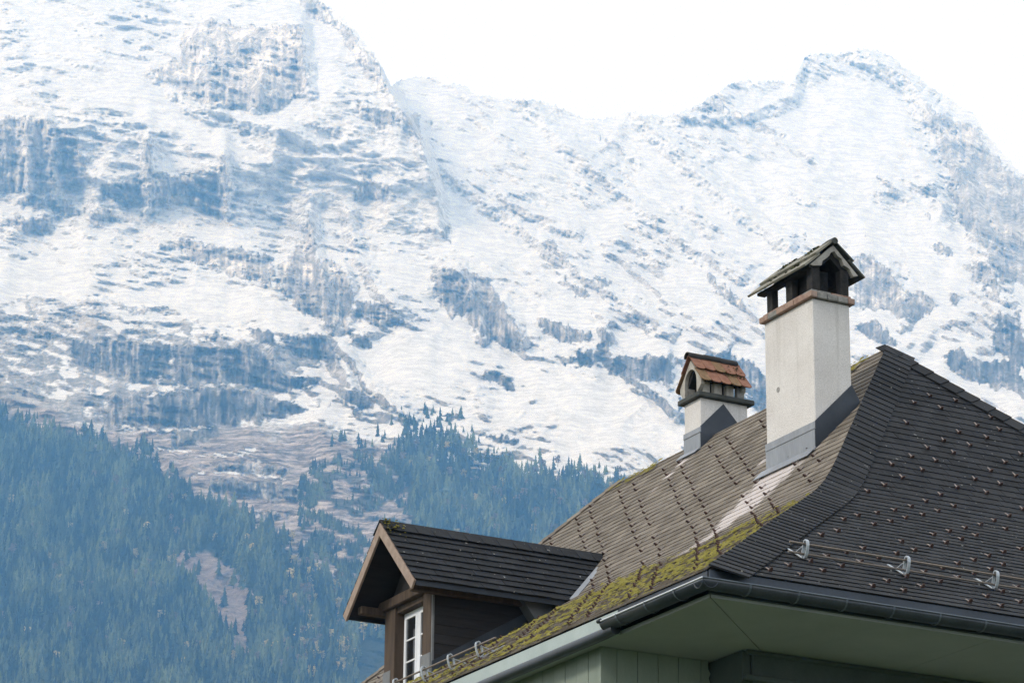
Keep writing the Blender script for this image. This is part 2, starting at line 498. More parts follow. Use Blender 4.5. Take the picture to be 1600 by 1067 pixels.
CLIFFS = [  # (strength, points)
    (0.9, [(285, 49), (330, 30), (375, 38), (476, 38), (484, 135), (465, 158), (431, 176), (368, 173), (311, 165), (262, 131), (232, 109), (278, 90)]),
    (1.0, [(-60, 190), (34, 184), (79, 184), (90, 195), (131, 225), (135, 262), (150, 285), (90, 300), (0, 304), (-60, 300)]),
    (1.0, [(221, 214), (236, 210), (238, 262), (262, 270), (337, 266), (345, 244), (352, 240), (356, 270), (354, 337), (300, 326), (240, 319), (232, 330), (225, 319), (157, 311), (154, 289), (225, 277)]),
    (0.95, [(8, 315), (56, 304), (109, 307), (124, 337), (101, 341), (75, 330), (37, 322)]),
    (0.95, [(26, 337), (86, 341), (86, 367), (37, 364), (0, 352)]),
    (1.0, [(135, 326), (172, 330), (184, 345), (150, 352), (135, 345)]),
    (0.75, [(440, -40), (502, 0), (562, 60), (600, 109), (607, 150), (574, 124), (544, 82), (517, 45), (470, 20)]),
    (0.9, [(555, 161), (600, 176), (600, 214), (577, 187)]),
    (0.85, [(364, 195), (397, 210), (375, 214)]), (0.9, [(484, 187), (536, 210), (532, 219), (510, 214)]),
    (1.0, [(562, 256), (581, 279), (620, 305), (575, 312), (558, 309)]),
    (1.0, [(476, 342), (485, 330), (495, 406), (525, 410), (547, 436), (555, 462), (540, 511), (525, 515), (499, 500), (461, 477), (435, 451), (435, 417), (465, 384)]),
    (0.9, [(240, 384), (292, 372), (345, 384), (397, 391), (424, 399), (435, 444), (412, 451), (386, 440), (337, 421), (307, 414), (281, 399)]),
    (1.0, [(101, 534), (180, 530), (270, 537), (262, 590), (203, 597), (150, 580), (120, 560)]),
    (1.0, [(165, 665), (170, 630), (180, 620), (232, 612), (322, 605), (375, 609), (412, 620), (446, 627), (487, 639), (431, 650), (356, 658), (318, 667), (187, 665)]),
    (0.85, [(270, 541), (360, 537), (397, 534), (424, 560), (442, 590), (435, 612), (375, 601), (270, 605)]),
    (0.95, [(442, 590), (461, 586), (499, 597), (484, 612), (446, 612)]),
    (1.0, [(525, 620), (555, 605), (589, 620), (585, 639), (555, 646)]),
    (0.9, [(390, 511), (431, 515), (439, 545), (397, 534)]), (1.0, [(439, 526), (510, 522), (532, 560), (499, 564), (461, 552)]),
    (0.9, [(315, 530), (337, 515), (352, 526), (319, 537)]), (0.9, [(55, 515), (95, 520), (80, 535), (50, 528)]),
    (1.0, [(674, 416), (726, 420), (741, 424), (765, 435), (777, 467), (800, 491), (808, 522), (816, 538), (800, 550), (777, 534), (761, 530), (733, 498), (706, 494), (686, 475)]),
    (0.9, [(556, 471), (607, 471), (627, 494), (627, 510), (600, 514), (552, 498)]),
    (0.85, [(529, 522), (552, 514), (580, 530), (588, 542), (568, 550)]),
    (0.85, [(820, 506), (867, 494), (891, 510), (930, 518), (922, 534), (883, 534), (859, 522)]),
    (0.95, [(883, 569), (899, 550), (934, 546), (938, 514), (958, 518), (950, 554), (1040, 557), (1052, 545), (1048, 600), (1001, 593), (954, 585), (938, 569)]),
    (0.95, [(1060, 560), (1140, 550), (1200, 580), (1200, 645), (1120, 620), (1062, 640)]),
    (0.95, [(749, 585), (777, 581), (800, 597), (800, 609), (785, 605), (761, 593)]),
    (0.9, [(745, 676), (804, 680), (812, 691), (789, 695), (749, 683)]), (0.9, [(682, 644), (710, 644), (726, 656), (702, 660)]),
    (0.8, [(859, 416), (887, 439), (918, 451), (922, 467), (903, 467)]), (0.85, [(930, 431), (954, 428), (954, 451), (934, 459)]),
    (0.9, [(860, 357), (867, 360), (869, 395), (849, 384)]),
    (0.9, [(627, 181), (650, 174), (661, 192), (663, 226), (642, 215)]), (0.85, [(556, 159), (612, 170), (624, 189), (597, 207), (564, 177)]),
    (0.9, [(500, 196), (537, 207), (534, 219), (507, 215)]), (0.75, [(897, 185), (1006, 256), (1002, 264), (942, 226)]),
    (0.85, [(965, 372), (1025, 402), (1017, 406)]), (0.9, [(661, 354), (699, 354), (706, 380), (691, 372)]), (0.8, [(849, 410), (924, 466), (875, 440)]),
    (0.8, [(808, 158), (818, 158), (840, 182), (832, 186)]),
    (0.7, [(1067, 177), (1116, 151), (1169, 181), (1232, 211), (1229, 219), (1176, 207), (1139, 181)]), (0.6, [(1142, 132), (1236, 151), (1230, 156), (1150, 138)]),
    (0.55, [(1240, 136), (1247, 110), (1266, 88), (1270, 102), (1262, 125)]),
    (0.5, [(1431, 136), (1461, 166), (1536, 200), (1547, 226), (1600, 275), (1700, 350), (1800, 420), (1800, 560), (1600, 450), (1562, 447), (1544, 410), (1506, 365), (1491, 346), (1499, 312), (1469, 260), (1465, 219), (1442, 196)]),
    (0.9, [(1462, 210), (1480, 215), (1500, 290), (1520, 330), (1500, 345), (1480, 290)]),
    (0.7, [(1352, 264), (1390, 279), (1416, 312), (1405, 320), (1375, 290)]), (0.8, [(1431, 290), (1465, 294), (1465, 309), (1442, 309)]), (0.7, [(1440, 346), (1454, 328), (1463, 350)]),
    (0.85, [(1330, 402), (1356, 395), (1397, 421), (1412, 450), (1430, 455), (1440, 452), (1470, 475), (1462, 490), (1440, 500), (1420, 505), (1395, 490), (1330, 480)]),
    (0.75, [(1330, 505), (1375, 497), (1392, 515), (1420, 540), (1400, 545), (1340, 525)]),
    (0.8, [(1450, 380), (1487, 384), (1491, 402), (1465, 402)]), (0.9, [(1502, 414), (1562, 414), (1562, 450), (1575, 470), (1525, 444)]),
    (0.8, [(1475, 450), (1500, 460), (1498, 480), (1480, 470)]),
    (0.9, [(1560, 490), (1590, 485), (1610, 540), (1640, 560), (1640, 600), (1595, 580), (1550, 540), (1545, 525)]),
    (0.85, [(1480, 545), (1500, 540), (1520, 560), (1590, 560), (1610, 620), (1560, 610), (1500, 590), (1475, 570)]),
    (0.7, [(1217, 365), (1262, 363), (1271, 372), (1230, 374)]), (0.75, [(1090, 415), (1150, 455), (1180, 490), (1140, 480), (1110, 450)]),
    (0.7, [(1019, 345), (1070, 375), (1066, 380), (1030, 362)]),
    (0.9, [(268, 675), (335, 664), (345, 683), (268, 702)]), (0.85, [(289, 729), (377, 718), (452, 731), (452, 746), (402, 743)]),
    (0.85, [(318, 750), (377, 748), (460, 757), (482, 775), (420, 785), (335, 770)]), (0.8, [(372, 800), (430, 796), (470, 812), (420, 818)]),
]
RIBS = [  # (height m, half width px, line)
    (60, 9, [(228, 212), (231, 260), (233, 330)]), (60, 9, [(348, 245), (353, 290), (353, 335)]), (60, 14, [(482, 338), (492, 390), (505, 440), (522, 512)]),
    (40, 10, [(540, 420), (553, 470), (542, 512)]), (45, 12, [(640, 170), (660, 195), (664, 226)]), (40, 14, [(606, 130), (655, 215), (700, 262), (760, 300), (830, 332), (900, 360)]),
    (55, 12, [(712, 415), (740, 470), (755, 528)]), (45, 10, [(785, 470), (806, 520), (815, 540)]), (50, 12, [(945, 512), (957, 560), (1008, 598), (1065, 645)]),
    (40, 8, [(1042, 550), (1046, 605)]), (45, 12, [(530, 540), (575, 598), (640, 650)]), (60, 20, [(1340, 80), (1420, 122), (1470, 205), (1510, 300), (1548, 405), (1565, 490)]),
    (45, 13, [(1247, 112), (1236, 150), (1160, 182), (1065, 182)]), (45, 12, [(1395, 420), (1405, 460), (1412, 505)]), (50, 10, [(75, 185), (82, 240), (88, 300)]), (40, 8, [(40, 190), (46, 300)]),
    (50, 14, [(310, 50), (325, 110), (330, 165)]), (50, 14, [(470, 40), (478, 90), (480, 140)]), (35, 10, [(390, 60), (410, 110), (400, 170)]),
    (35, 7, [(180, 615), (182, 662)]), (30, 6, [(212, 612), (214, 664)]), (35, 7, [(248, 608), (250, 664)]), (30, 6, [(285, 606), (284, 664)]), (35, 8, [(318, 603), (322, 664)]), (30, 6, [(362, 608), (364, 655)]), (35, 7, [(400, 612), (404, 650)]),
    (35, 7, [(300, 540), (302, 600)]), (30, 7, [(345, 535), (348, 600)]), (35, 8, [(385, 535), (392, 600)]), (35, 8, [(425, 545), (436, 600)]), (40, 12, [(500, 520), (535, 575), (560, 640)]),
    (45, 14, [(1000, 180), (1080, 260), (1160, 330), (1230, 380)]), (40, 14, [(820, 158), (900, 240), (1000, 320), (1090, 390), (1180, 440)]), (40, 12, [(690, 260), (780, 330), (880, 400), (960, 460), (1050, 520)]),
    (40, 12, [(240, 110), (300, 165), (380, 190), (450, 200), (520, 250)]), (40, 12, [(545, 335), (560, 400), (590, 450), (640, 500)]),
]
LEDGES = [[(230, 621), (300, 606), (345, 601), (400, 608), (442, 623)], [(430, 662), (470, 652), (520, 642), (560, 650)], [(20, 486), (60, 502), (98, 522)], [(160, 488), (190, 505), (215, 532)],
          [(310, 532), (350, 522), (392, 519)], [(440, 615), (500, 600), (560, 640)], [(120, 480), (170, 485), (230, 500)], [(330, 276), (265, 272), (240, 268)], [(290, 104), (340, 102), (400, 106)],
          [(0, 304), (70, 302), (130, 296)], [(180, 668), (260, 672), (330, 668)], [(250, 700), (330, 712), (400, 706)], [(300, 740), (380, 738), (450, 748)]]
MOTTLED = [(-60, 470), (0, 472), (56, 457), (130, 466), (176, 470), (244, 478), (300, 502), (394, 515), (450, 526), (514, 521), (532, 560), (487, 575), (450, 612), (521, 631), (487, 646), (431, 650), (356, 661), (169, 669), (75, 655), (-60, 640)]
SNOWFIELDS = [[(-60, 440), (0, 430), (26, 425), (70, 422), (105, 425), (150, 445), (165, 456), (130, 462), (70, 456), (20, 470), (-60, 470)],
              [(205, 459), (260, 446), (310, 438), (345, 445), (400, 462), (450, 478), (490, 488), (512, 512), (440, 506), (390, 499), (300, 481), (240, 471)],
              [(600, 530), (680, 528), (725, 545), (742, 600), (700, 598), (640, 605), (570, 590), (545, 545)],
              [(770, 545), (860, 580), (960, 600), (1060, 650), (1060, 690), (950, 660), (850, 625), (800, 592)],
              [(60, 110), (180, 130), (260, 170), (380, 222), (450, 250), (330, 240), (200, 180), (100, 150)],
              [(530, 560), (560, 590), (620, 640), (690, 668), (650, 660), (590, 640), (545, 600)],
              [(1000, 230), (1120, 290), (1250, 330), (1330, 300), (1300, 210), (1250, 150), (1330, 110), (1420, 160), (1400, 240), (1300, 380), (1150, 380)]]
SCREE = [(265, 862), (320, 862), (368, 890), (398, 930), (385, 990), (395, 1030), (375, 1038), (350, 985), (318, 940), (285, 900)]
GRASSY = [(505, 735), (560, 742), (600, 785), (650, 810), (650, 850), (570, 845), (505, 800)]
WOOD_LEFT = [(-1600, 640), (-900, 600), (-500, 560), (-220, 570), (-60, 610), (0, 640), (60, 668), (120, 672), (170, 695), (240, 712), (262, 745), (300, 775), (330, 790), (370, 806), (420, 836), (470, 874), (520, 909), (560, 940), (600, 985), (660, 1000), (660, 1160), (-1600, 1160)]
WOOD_RIGHT = [(625, 672), (660, 660), (720, 680), (760, 712), (800, 732), (850, 742), (900, 742), (950, 756), (1010, 780), (1100, 860), (1100, 930), (560, 930), (560, 900), (640, 845), (640, 780), (615, 720)]
WOOD_THIN = [(475, 750), (530, 690), (550, 700), (590, 730), (620, 690), (640, 780), (640, 850), (600, 960), (560, 930), (520, 880), (480, 850), (470, 800)]


def crest_y(x):
    c = np.array(CREST, float)
    return np.interp(x, c[:, 0], c[:, 1])


# ------------------------------------------------------------------ mountain
CRAG = 17.0
NX, NY = 1040, 740
gx = np.concatenate([np.linspace(-1500, -200, 62), np.linspace(-190, 1790, NX - 124), np.linspace(1800, 3100, 62)])   # coarser outside the view
cy = crest_y(gx)
cy = cy + 8.0 * fbm(gx / 24.0, gx * 0 + 3.3, 4, 5, 0.62) - 7.0 * np.abs(fbm(gx / 9.0, gx * 0 + 7.7, 3, 6, 0.65)) + 3.0 * pnoise(gx / 3.7, gx * 0 + 1.3, 9)
Y_BOT, Y_TOP = 1135.0, -165.0
prow = np.linspace(Y_BOT, Y_TOP, NY)
dy = (Y_BOT - Y_TOP) / (NY - 1)
PX = np.repeat(gx[:, None], NY, 1)
PY = np.repeat(prow[None, :], NX, 0)
# warped outlines so that no edge is a straight line
WX = PX + 9 * fbm(PX / 30, PY / 30, 3, 1) + 3 * fbm(PX / 7, PY / 7, 2, 2)
WY = PY + 7 * fbm(PX / 26, PY / 22, 3, 3) + 3 * fbm(PX / 6, PY / 7, 2, 4)


def blur(a, n, axis):
    n = int(n) | 1
    h = n // 2
    pw = [(0, 0), (0, 0)]
    pw[axis] = (h + 1, h)
    for _ in range(2):
        c_ = np.cumsum(np.pad(a, pw, mode='edge'), axis=axis)
        a = (np.take(c_, range(n, c_.shape[axis]), axis=axis) - np.take(c_, range(0, c_.shape[axis] - n), axis=axis)) / n
    return a


# signed distance to the cliffs (weaker cliffs are ones with more snow lying on them)
csd = np.full(PX.shape, -60.0)
for st, pts in CLIFFS:
    pts = np.asarray(pts, float)
    sel = (WX > pts[:, 0].min() - 60) & (WX < pts[:, 0].max() + 60) & (WY > pts[:, 1].min() - 60) & (WY < pts[:, 1].max() + 60)
    if sel.any():
        csd[sel] = np.maximum(csd[sel], np.minimum(poly_sdf(WX[sel], WY[sel], pts), 18) - 14 * (1 - st))


def along(ang):
    c, s = math.cos(rad(ang)), math.sin(rad(ang))
    return PX * c + PY * s, -PX * s + PY * c


blend = sstep(PX + 0.6 * (400 - PY), 520, 1000)
Ua, Va = along(11)
Ub, Vb = along(30)


def bands(L, W, seed, o=4):
    return fbm(Ua / L, Va / W, o, seed, 0.6) * (1 - blend) + fbm(Ub / (1.2 * L), Vb / W, o, seed + 1, 0.6) * blend


def crags(L, W, octv, seed):
    """sharp-edged ribs and ledges, finer and finer"""
    tot = 0
    for o in range(octv):
        k = 1.9 ** o
        a = 1 - 2.4 * np.abs(pnoise(Ua * k / L + 0.35 * o, Va * k / W + 0.61 * o, seed + 2 * o))
        b_ = 1 - 2.4 * np.abs(pnoise(Ub * k / L + 0.35 * o, Vb * k / W + 0.61 * o, seed + 2 * o + 1))
        tot = tot + (a * (1 - blend) + b_ * blend) / k
    return tot


strat = bands(85, 12, 21)
strat_m = bands(42, 5.2, 26)
strat_f = bands(22, 2.8, 23, 3)
vert = fbm(PX / 7.5, PY / 46, 4, 28, 0.6)
blob = fbm(PX / 26, PY / 20, 4, 29, 0.6)
blob2 = fbm(PX / 11, PY / 13, 4, 30, 0.62)
low_f = fbm(PX / 130, PY / 95, 3, 31)
mid_f = fbm(PX / 55, PY / 42, 3, 32)

snowline = np.interp(PX, [-200, 100, 300, 500, 640, 800, 1000, 1300], [560, 640, 655, 655, 690, 735, 775, 800]) + 26 * fbm(PX / 60, PY / 40, 3, 33)
below = sstep(PY, snowline - 22, snowline + 45)
snowf = np.zeros(PX.shape)
for pts in SNOWFIELDS:
    poly_mask(WX, WY, pts, 9, snowf)

cf_ = csd + 5 * blob + 6 * blob2 + 9 * vert + 5 * strat_m
cliff = sstep(cf_, -1.8, 2.8)
cliff_s = blur(cliff, 7, 0)
DY = np.interp(-PY, [-1135, -900, -700, -500, -135, 0, 165], [2980, 3500, 4030, 4680, 5980, 6480, 7120])
DY = DY + np.interp(PX, [-190, 700, 1350, 1790], [0, 0, 420, 700]) * sstep(-PY, -700, -100)
edge = np.interp(PY, [100, 130, 220, 300, 420], [600, 610, 664, 690, 700])
DY -= 520 * sstep(edge - PX, -9, 9) * (1 - sstep(PY, 140, 400))
# cliffs: local loss of depth that evens out above and below them
w = 3.0 * (1 - 0.85 * cliff_s)
loc = np.cumsum((w - blur(blur(w, 51, 1), 31, 0)) * dy, 1)
loc -= blur(loc, 85, 1)
DY += 1.0 * loc
smoothing = 1 - 0.75 * snowf
wx2, wy2 = PX + 30 * fbm(PX / 80, PY / 80, 2, 60), PY + 30 * fbm(PX / 80, PY / 80, 2, 62)
DY += 70 * fbm(wx2 / 160, wy2 / 170, 2, 41)
DY -= 26 * (1 - 2.2 * np.abs(fbm(wx2 / 120 + wy2 / 300, wy2 / 150, 2, 44)))
mott = poly_mask(WX + 10 * blob2, WY + 10 * blob2, MOTTLED, 10)
calm = 0.45 + 0.95 * sstep(fbm(wx2 / 110, wy2 / 80, 2, 95), -0.15, 0.3)
DY -= CRAG * smoothing * crags(72, 21, 6, 70) * (1 - 0.4 * below) * calm
DY += (8 * strat + 5.5 * strat_m + 3.4 * strat_f) * smoothing
DY += cliff * (30 * vert + 14 * fbm(PX / 20, PY / 90, 2, 49) - 16 * np.abs(pnoise(PX / 9, PY / 70, 50)))
hill = sstep(PY, 640, 800)
DY += hill * 45 * fbm(PX / 90, PY / 120, 2, 45)


def line_dist(X, Y, pts):
    d = np.full(X.shape, 1e9)
    for (ax, ay), (bx, by) in zip(pts[:-1], pts[1:]):
        ex, ey = bx - ax, by - ay
        t = np.clip(((X - ax) * ex + (Y - ay) * ey) / (ex * ex + ey * ey), 0, 1)
        d = np.minimum(d, np.hypot(X - ax - ex * t, Y - ay - ey * t))
    return d


ribs = np.zeros(PX.shape)
for H_, wd, pts in RIBS:
    a_ = np.asarray(pts, float)
    sel = (WX > a_[:, 0].min() - 40) & (WX < a_[:, 0].max() + 40) & (WY > a_[:, 1].min() - 40) & (WY < a_[:, 1].max() + 40)
    if sel.any():
        t_ = np.clip(1 - line_dist(WX[sel], WY[sel], pts) / (wd * (1.35 + 0.8 * blob2[sel])), 0, 1)
        ribs[sel] = np.maximum(ribs[sel], H_ * t_)
DY -= 1.25 * ribs
ledge = np.zeros(PX.shape)
for pts in LEDGES:
    a_ = np.asarray(pts, float)
    sel = (WX > a_[:, 0].min() - 10) & (WX < a_[:, 0].max() + 10) & (WY > a_[:, 1].min() - 10) & (WY < a_[:, 1].max() + 10)
    if sel.any():
        ledge[sel] = np.maximum(ledge[sel], 1 - sstep(line_dist(WX[sel], WY[sel], pts) - 3 * blob[sel], 0.8, 4.0))
# every column ends at the crest
kc = np.clip(np.ceil((Y_BOT - cy) / dy).astype(int), 1, NY - 1)
jx = np.arange(NX)
fr = (Y_BOT - cy) / dy - (kc - 1)
DYc = DY[jx, kc - 1] * (1 - fr) + DY[jx, kc] * fr
above = np.arange(NY)[None, :] >= kc[:, None]
DYm = np.where(above, DYc[:, None], DY)
PYm = np.where(above, cy[:, None], PY)
Rr = rays(PX, PYm)
MP = CAM + Rr * (DYm / Rr[..., 1])[..., None]

# snow lies where the face is not too steep: slope of the surface itself, and of its lee edges
Rf = rays(PX, PY)
MF = CAM + Rf * (DY / Rf[..., 1])[..., None]
Nn = np.cross(np.gradient(MF, axis=0), np.gradient(MF, axis=1))
nz = np.abs(Nn[..., 2]) / (np.linalg.norm(Nn, axis=-1) + 1e-9)
nz1 = blur(blur(nz, 3, 0), 3, 1)
thr = 0.605 + 0.13 * mott + 0.10 * low_f + 0.08 * mid_f - 0.22 * snowf + 0.05 * sstep(PX, 1250, 1560) + 0.05 * sstep(PY, 450, 560) * sstep(-PX, -700, -300)
snow = 0.5 + 4.0 * (nz1 - thr)
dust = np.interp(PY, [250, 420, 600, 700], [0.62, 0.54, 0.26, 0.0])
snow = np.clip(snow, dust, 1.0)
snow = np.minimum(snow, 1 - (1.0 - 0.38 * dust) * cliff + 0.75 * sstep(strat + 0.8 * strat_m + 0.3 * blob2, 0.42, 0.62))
snow -= 0.22 * sstep(-strat_f - 0.6 * strat_m + 0.2 * blob2, 0.12, 0.5) * (1 - 0.6 * snowf) * (1 - 0.9 * cliff)
snow -= below * 1.0
snow = np.maximum(snow, 0.95 * ledge * sstep(strat_m + 0.4, 0.1, 0.5))
snow = np.minimum(snow, 1 - 0.78 * mott * sstep(blob + 0.6 * mid_f - 0.6 * strat + 0.0018 * (PY - 560), -0.25, 0.2))
snow = np.maximum(snow, 0.95 * ledge * sstep(strat_m + 0.4, 0.1, 0.5))
pale = sstep(fbm(PX / 6.5, PY / 60, 3, 91, 0.6) + 0.5 * mid_f, 0.10, 0.30)
tone = (1 + np.interp(PY, [350, 520], [0.12, 1.1]) * pale * cliff) * np.interp(PY, [60, 250, 420, 540, 640, 720], [1.6, 1.25, 1.0, 0.78, 0.64, 0.8]) * (1 - 0.42 * cliff * sstep(PY, 450, 540)) + 0.25 * mid_f + 0.35 * vert - 0.30 * cliff * sstep(-fbm(PX / 14, PY / 40, 3, 92), 0.02, 0.3)  # low rock darker; upper rock painted paler in place of thicker haze
snow += 0.55 * below * sstep(strat_m + 0.6 * strat_f, 0.22, 0.6) * (1 - sstep(PY, 700, 800))
grassy = below * (0.75 + 0.5 * fbm(PX / 40, PY / 25, 3, 51)) * (1 - 0.85 * cliff)
grassy = np.maximum(grassy, poly_mask(WX, WY, GRASSY, 12))
WX3, WY3 = WX + 14 * blob, WY + 14 * mid_f
wood = np.maximum(poly_mask(WX3, WY3 - 6, WOOD_LEFT, 8), poly_mask(WX3, WY3 - 6, WOOD_RIGHT, 8))
wood = np.maximum(wood, 0.8 * poly_mask(WX, WY, WOOD_THIN, 8) * sstep(fbm(PX / 40, PY / 18, 3, 71), -0.06, 0.06))
scree = poly_mask(WX, WY, SCREE, 5)
wood *= (1 - scree)
print("snow share", float((snow > 0.5)[PY < 600].mean()), "nz", np.percentile(nz1[PY < 600], [5, 25, 50, 75, 95]))

# rows below the slope down to the valley floor, and a row of far side behind the crest
base = MP[:, 0]
low_rows = []
for k, f in enumerate(np.linspace(0, 1, 14)[:-1]):
    g = base.copy()
    hor = base[:, :2] / np.linalg.norm(base[:, :2], axis=1, keepdims=True)
    dist = np.linalg.norm(base[:, :2], axis=1)
    dd = 560 + (dist - 560) * f
    g[:, :2] = hor * dd[:, None]
    g[:, 2] = -6 + (base[:, 2] + 6) * f ** 1.35 + 6 * math.sin(f * math.pi) * pnoise(gx / 120, gx * 0 + k * 0.7, 61)
    low_rows.append(g)
back_rows = []
top = MP[:, -1]
for dY_, dz_ in ((60, -70), (500, -700), (1400, -1900)):
    g = top.copy()
    g[:, 1] += dY_
    g[:, 2] += dz_
    back_rows.append(g)
ALL = np.concatenate([np.stack(low_rows, 1), MP, np.stack(back_rows, 1)], 1)
nr = ALL.shape[1]


def pad(a, lo, hi):
    return np.concatenate([np.full((NX, 13), lo), a, np.full((NX, 3), hi)], 1)


idx = np.arange(NX * nr).reshape(NX, nr)
quads = np.stack([idx[:-1, :-1], idx[1:, :-1], idx[1:, 1:], idx[:-1, 1:]], -1)
rr_ = np.arange(nr - 1)[None, :] - 13
flat = (rr_ >= np.maximum(kc[:-1], kc[1:])[:, None]) & (rr_ < NY - 1)
quads = quads[~flat]

b = NB("mountain_rock_and_snow")
co = b.coord((1, 1, 1), src="World")
fine = b.noise(co, 0.085, 6, 0.68)
fine2 = b.noise(b.coord((0.35, 0.35, 1.3), src="World"), 0.075, 5, 0.62)
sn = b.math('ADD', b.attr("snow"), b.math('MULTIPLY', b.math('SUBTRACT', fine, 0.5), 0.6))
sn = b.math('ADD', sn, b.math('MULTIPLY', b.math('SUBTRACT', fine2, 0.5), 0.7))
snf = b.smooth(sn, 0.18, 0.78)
rv = b.noise(b.coord((1, 1, 0.12), src="World"), 0.075, 5, 0.65)
rv2 = b.noise(b.coord((1, 1, 0.25), src="World"), 0.012, 4, 0.6)  # broad rock tones, painting sunlit panels against bluer ones
rk = b.math('ADD', b.math('MULTIPLY', rv, 0.42), b.math('ADD', b.math('MULTIPLY', fine, 0.16), b.math('MULTIPLY', rv2, 0.42)))
rock = b.ramp(rk, [(0.38, (0.17, 0.17, 0.172)), (0.49, (0.40, 0.385, 0.37)), (0.60, (0.70, 0.67, 0.635))])
gr = b.ramp(b.math('ADD', b.math('MULTIPLY', fine2, 0.6), b.math('MULTIPLY', fine, 0.4)), [(0.38, (0.05, 0.045, 0.04)), (0.47, (0.21, 0.17, 0.145)), (0.60, (0.56, 0.50, 0.46))])
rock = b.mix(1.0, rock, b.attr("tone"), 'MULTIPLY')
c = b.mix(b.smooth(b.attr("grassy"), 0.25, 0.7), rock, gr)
c = b.mix(b.attr("wood"), c, (0.028, 0.036, 0.022))
c = b.mix(b.attr("scree"), c, b.ramp(fine, [(0.35, (0.16, 0.125, 0.11)), (0.7, (0.36, 0.30, 0.27))]))
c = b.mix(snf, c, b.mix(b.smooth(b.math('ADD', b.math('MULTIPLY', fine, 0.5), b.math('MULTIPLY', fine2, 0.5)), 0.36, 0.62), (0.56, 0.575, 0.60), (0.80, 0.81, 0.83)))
hr = b.math('MULTIPLY', rv, 2.2)
hs_ = b.math('MULTIPLY', fine2, 0.18)
b.bump(b.math('ADD', fine, b.math('ADD', b.math('MULTIPLY', hr, b.math('SUBTRACT', 1.0, snf)), b.math('MULTIPLY', hs_, snf))), 0.8, 9.0)
M_MOUNT = b.set(c, 0.9, 0, 0.15)
me = fast_mesh("mountain", ALL.reshape(-1, 3), [quads], [M_MOUNT],
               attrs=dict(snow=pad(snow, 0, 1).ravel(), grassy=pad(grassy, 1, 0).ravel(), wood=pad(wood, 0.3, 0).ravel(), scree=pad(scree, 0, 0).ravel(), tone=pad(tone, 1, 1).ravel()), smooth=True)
mountain = link(bpy.data.objects.new("mountain", me))
tag(mountain, "steep snow dusted rock mountain filling the background behind the house", None, None, "structure")

# ------------------------------------------------------------------ ground
b = NB("meadow")
g1 = b.noise(b.coord(src="World"), 0.05, 6)
M_GROUND = b.set(b.ramp(g1, [(0.35, (0.045, 0.07, 0.025)), (0.7, (0.09, 0.11, 0.045))]), 0.95, 0, 0.2)
gm = MB()
gm.add([(-4950, -280, 0), (4950, -280, 0), (4950, 8550, 0), (-4950, 8550, 0)], [(0, 1, 2, 3)])
ground = gm.build("ground", M_GROUND)
tag(ground, "green valley meadow under the mountain", None, None, "structure")

# ------------------------------------------------------------------ woods
def foliage_mat(name, lo, hi):
    b = NB(name)
    col = b.mix(b.attr("tone"), lo, hi)
    col = b.mix(0.5, col, b.ramp(b.noise(b.coord(src="World"), 0.6, 3), [(0.3, (0.55, 0.55, 0.55)), (0.7, (1.4, 1.4, 1.4))]), 'MULTIPLY')
    return b.set(col, 0.95, 0, 0.15)


M_SPRUCE = foliage_mat("spruce_needles", (0.006, 0.012, 0.009), (0.12, 0.15, 0.07))
M_LEAF = foliage_mat("autumn_leaves", (0.22, 0.19, 0.075), (0.46, 0.37, 0.15))
M_BARE = foliage_mat("thin_autumn_twigs", (0.12, 0.095, 0.08), (0.20, 0.15, 0.11))


def spruce_geo(rs, tiers=6, n=7):
    """unit-height spruce: trunk and drooping jagged tiers"""
    V, Fc = [], []

    def ring(z, r, jag, ph):
        o = []
        for k in range(n):
            a = 2 * math.pi * k / n + ph
            rr = r * (1 + jag * (1 if k % 2 else -1) * 0.35 + rs.uniform(-0.22, 0.22))
            o.append((rr * math.cos(a), rr * math.sin(a), z + rs.uniform(-0.018, 0.018)))
        return o
    # trunk
    for k in range(3):
        a = 2 * math.pi * k / 3
        V.append((0.022 * math.cos(a), 0.022 * math.sin(a), -0.12))
    V.append((0, 0, 0.5))
    Fc += [(0, 1, 3), (1, 2, 3), (2, 0, 3)]
    w0 = rs.uniform(0.13, 0.19)
    for t in range(tiers):
        z0 = 0.05 + 0.86 * t / tiers
        r = w0 * (1 - (t / tiers) ** 1.15) + 0.018
        ztop = z0 + 0.30 * (1 - 0.4 * t / tiers)
        if t == tiers - 1:
            ztop = 1.0
        b0 = len(V)
        V += ring(z0, r, 1, rs.uniform(0, 6))
        V.append((rs.uniform(-.01, .01), rs.uniform(-.01, .01), ztop))
        Fc += [(b0 + k, b0 + (k + 1) % n, b0 + n) for k in range(n)]
    return np.array(V), np.array(Fc, int)


def leafy_geo(rs, n=60, rw=0.24):
    """unit-height broadleaf: trunk with small leaf clumps spread through the crown"""
    V, Fc = [], []
    for k in range(3):
        a = 2 * math.pi * k / 3
        V.append((0.025 * math.cos(a), 0.025 * math.sin(a), -0.1))
    V.append((0, 0, 0.7))
    Fc += [(0, 1, 3), (1, 2, 3), (2, 0, 3)]
    for i in range(n):
        u = rs.normal(size=3)
        u /= np.linalg.norm(u)
        c_ = np.array([0, 0, 0.6]) + u * np.array([rw, rw, 0.38]) * rs.uniform(0.3, 1.0)
        r = rs.uniform(0.06, 0.12)
        b0 = len(V)
        q = rs.normal(size=(4, 3))
        q /= np.linalg.norm(q, axis=1, keepdims=True)
        V += [tuple(c_ + d * r) for d in q]
        Fc += [(b0, b0 + 1, b0 + 2), (b0, b0 + 2, b0 + 3), (b0, b0 + 3, b0 + 1), (b0 + 1, b0 + 3, b0 + 2)]
    return np.array(V), np.array(Fc, int)


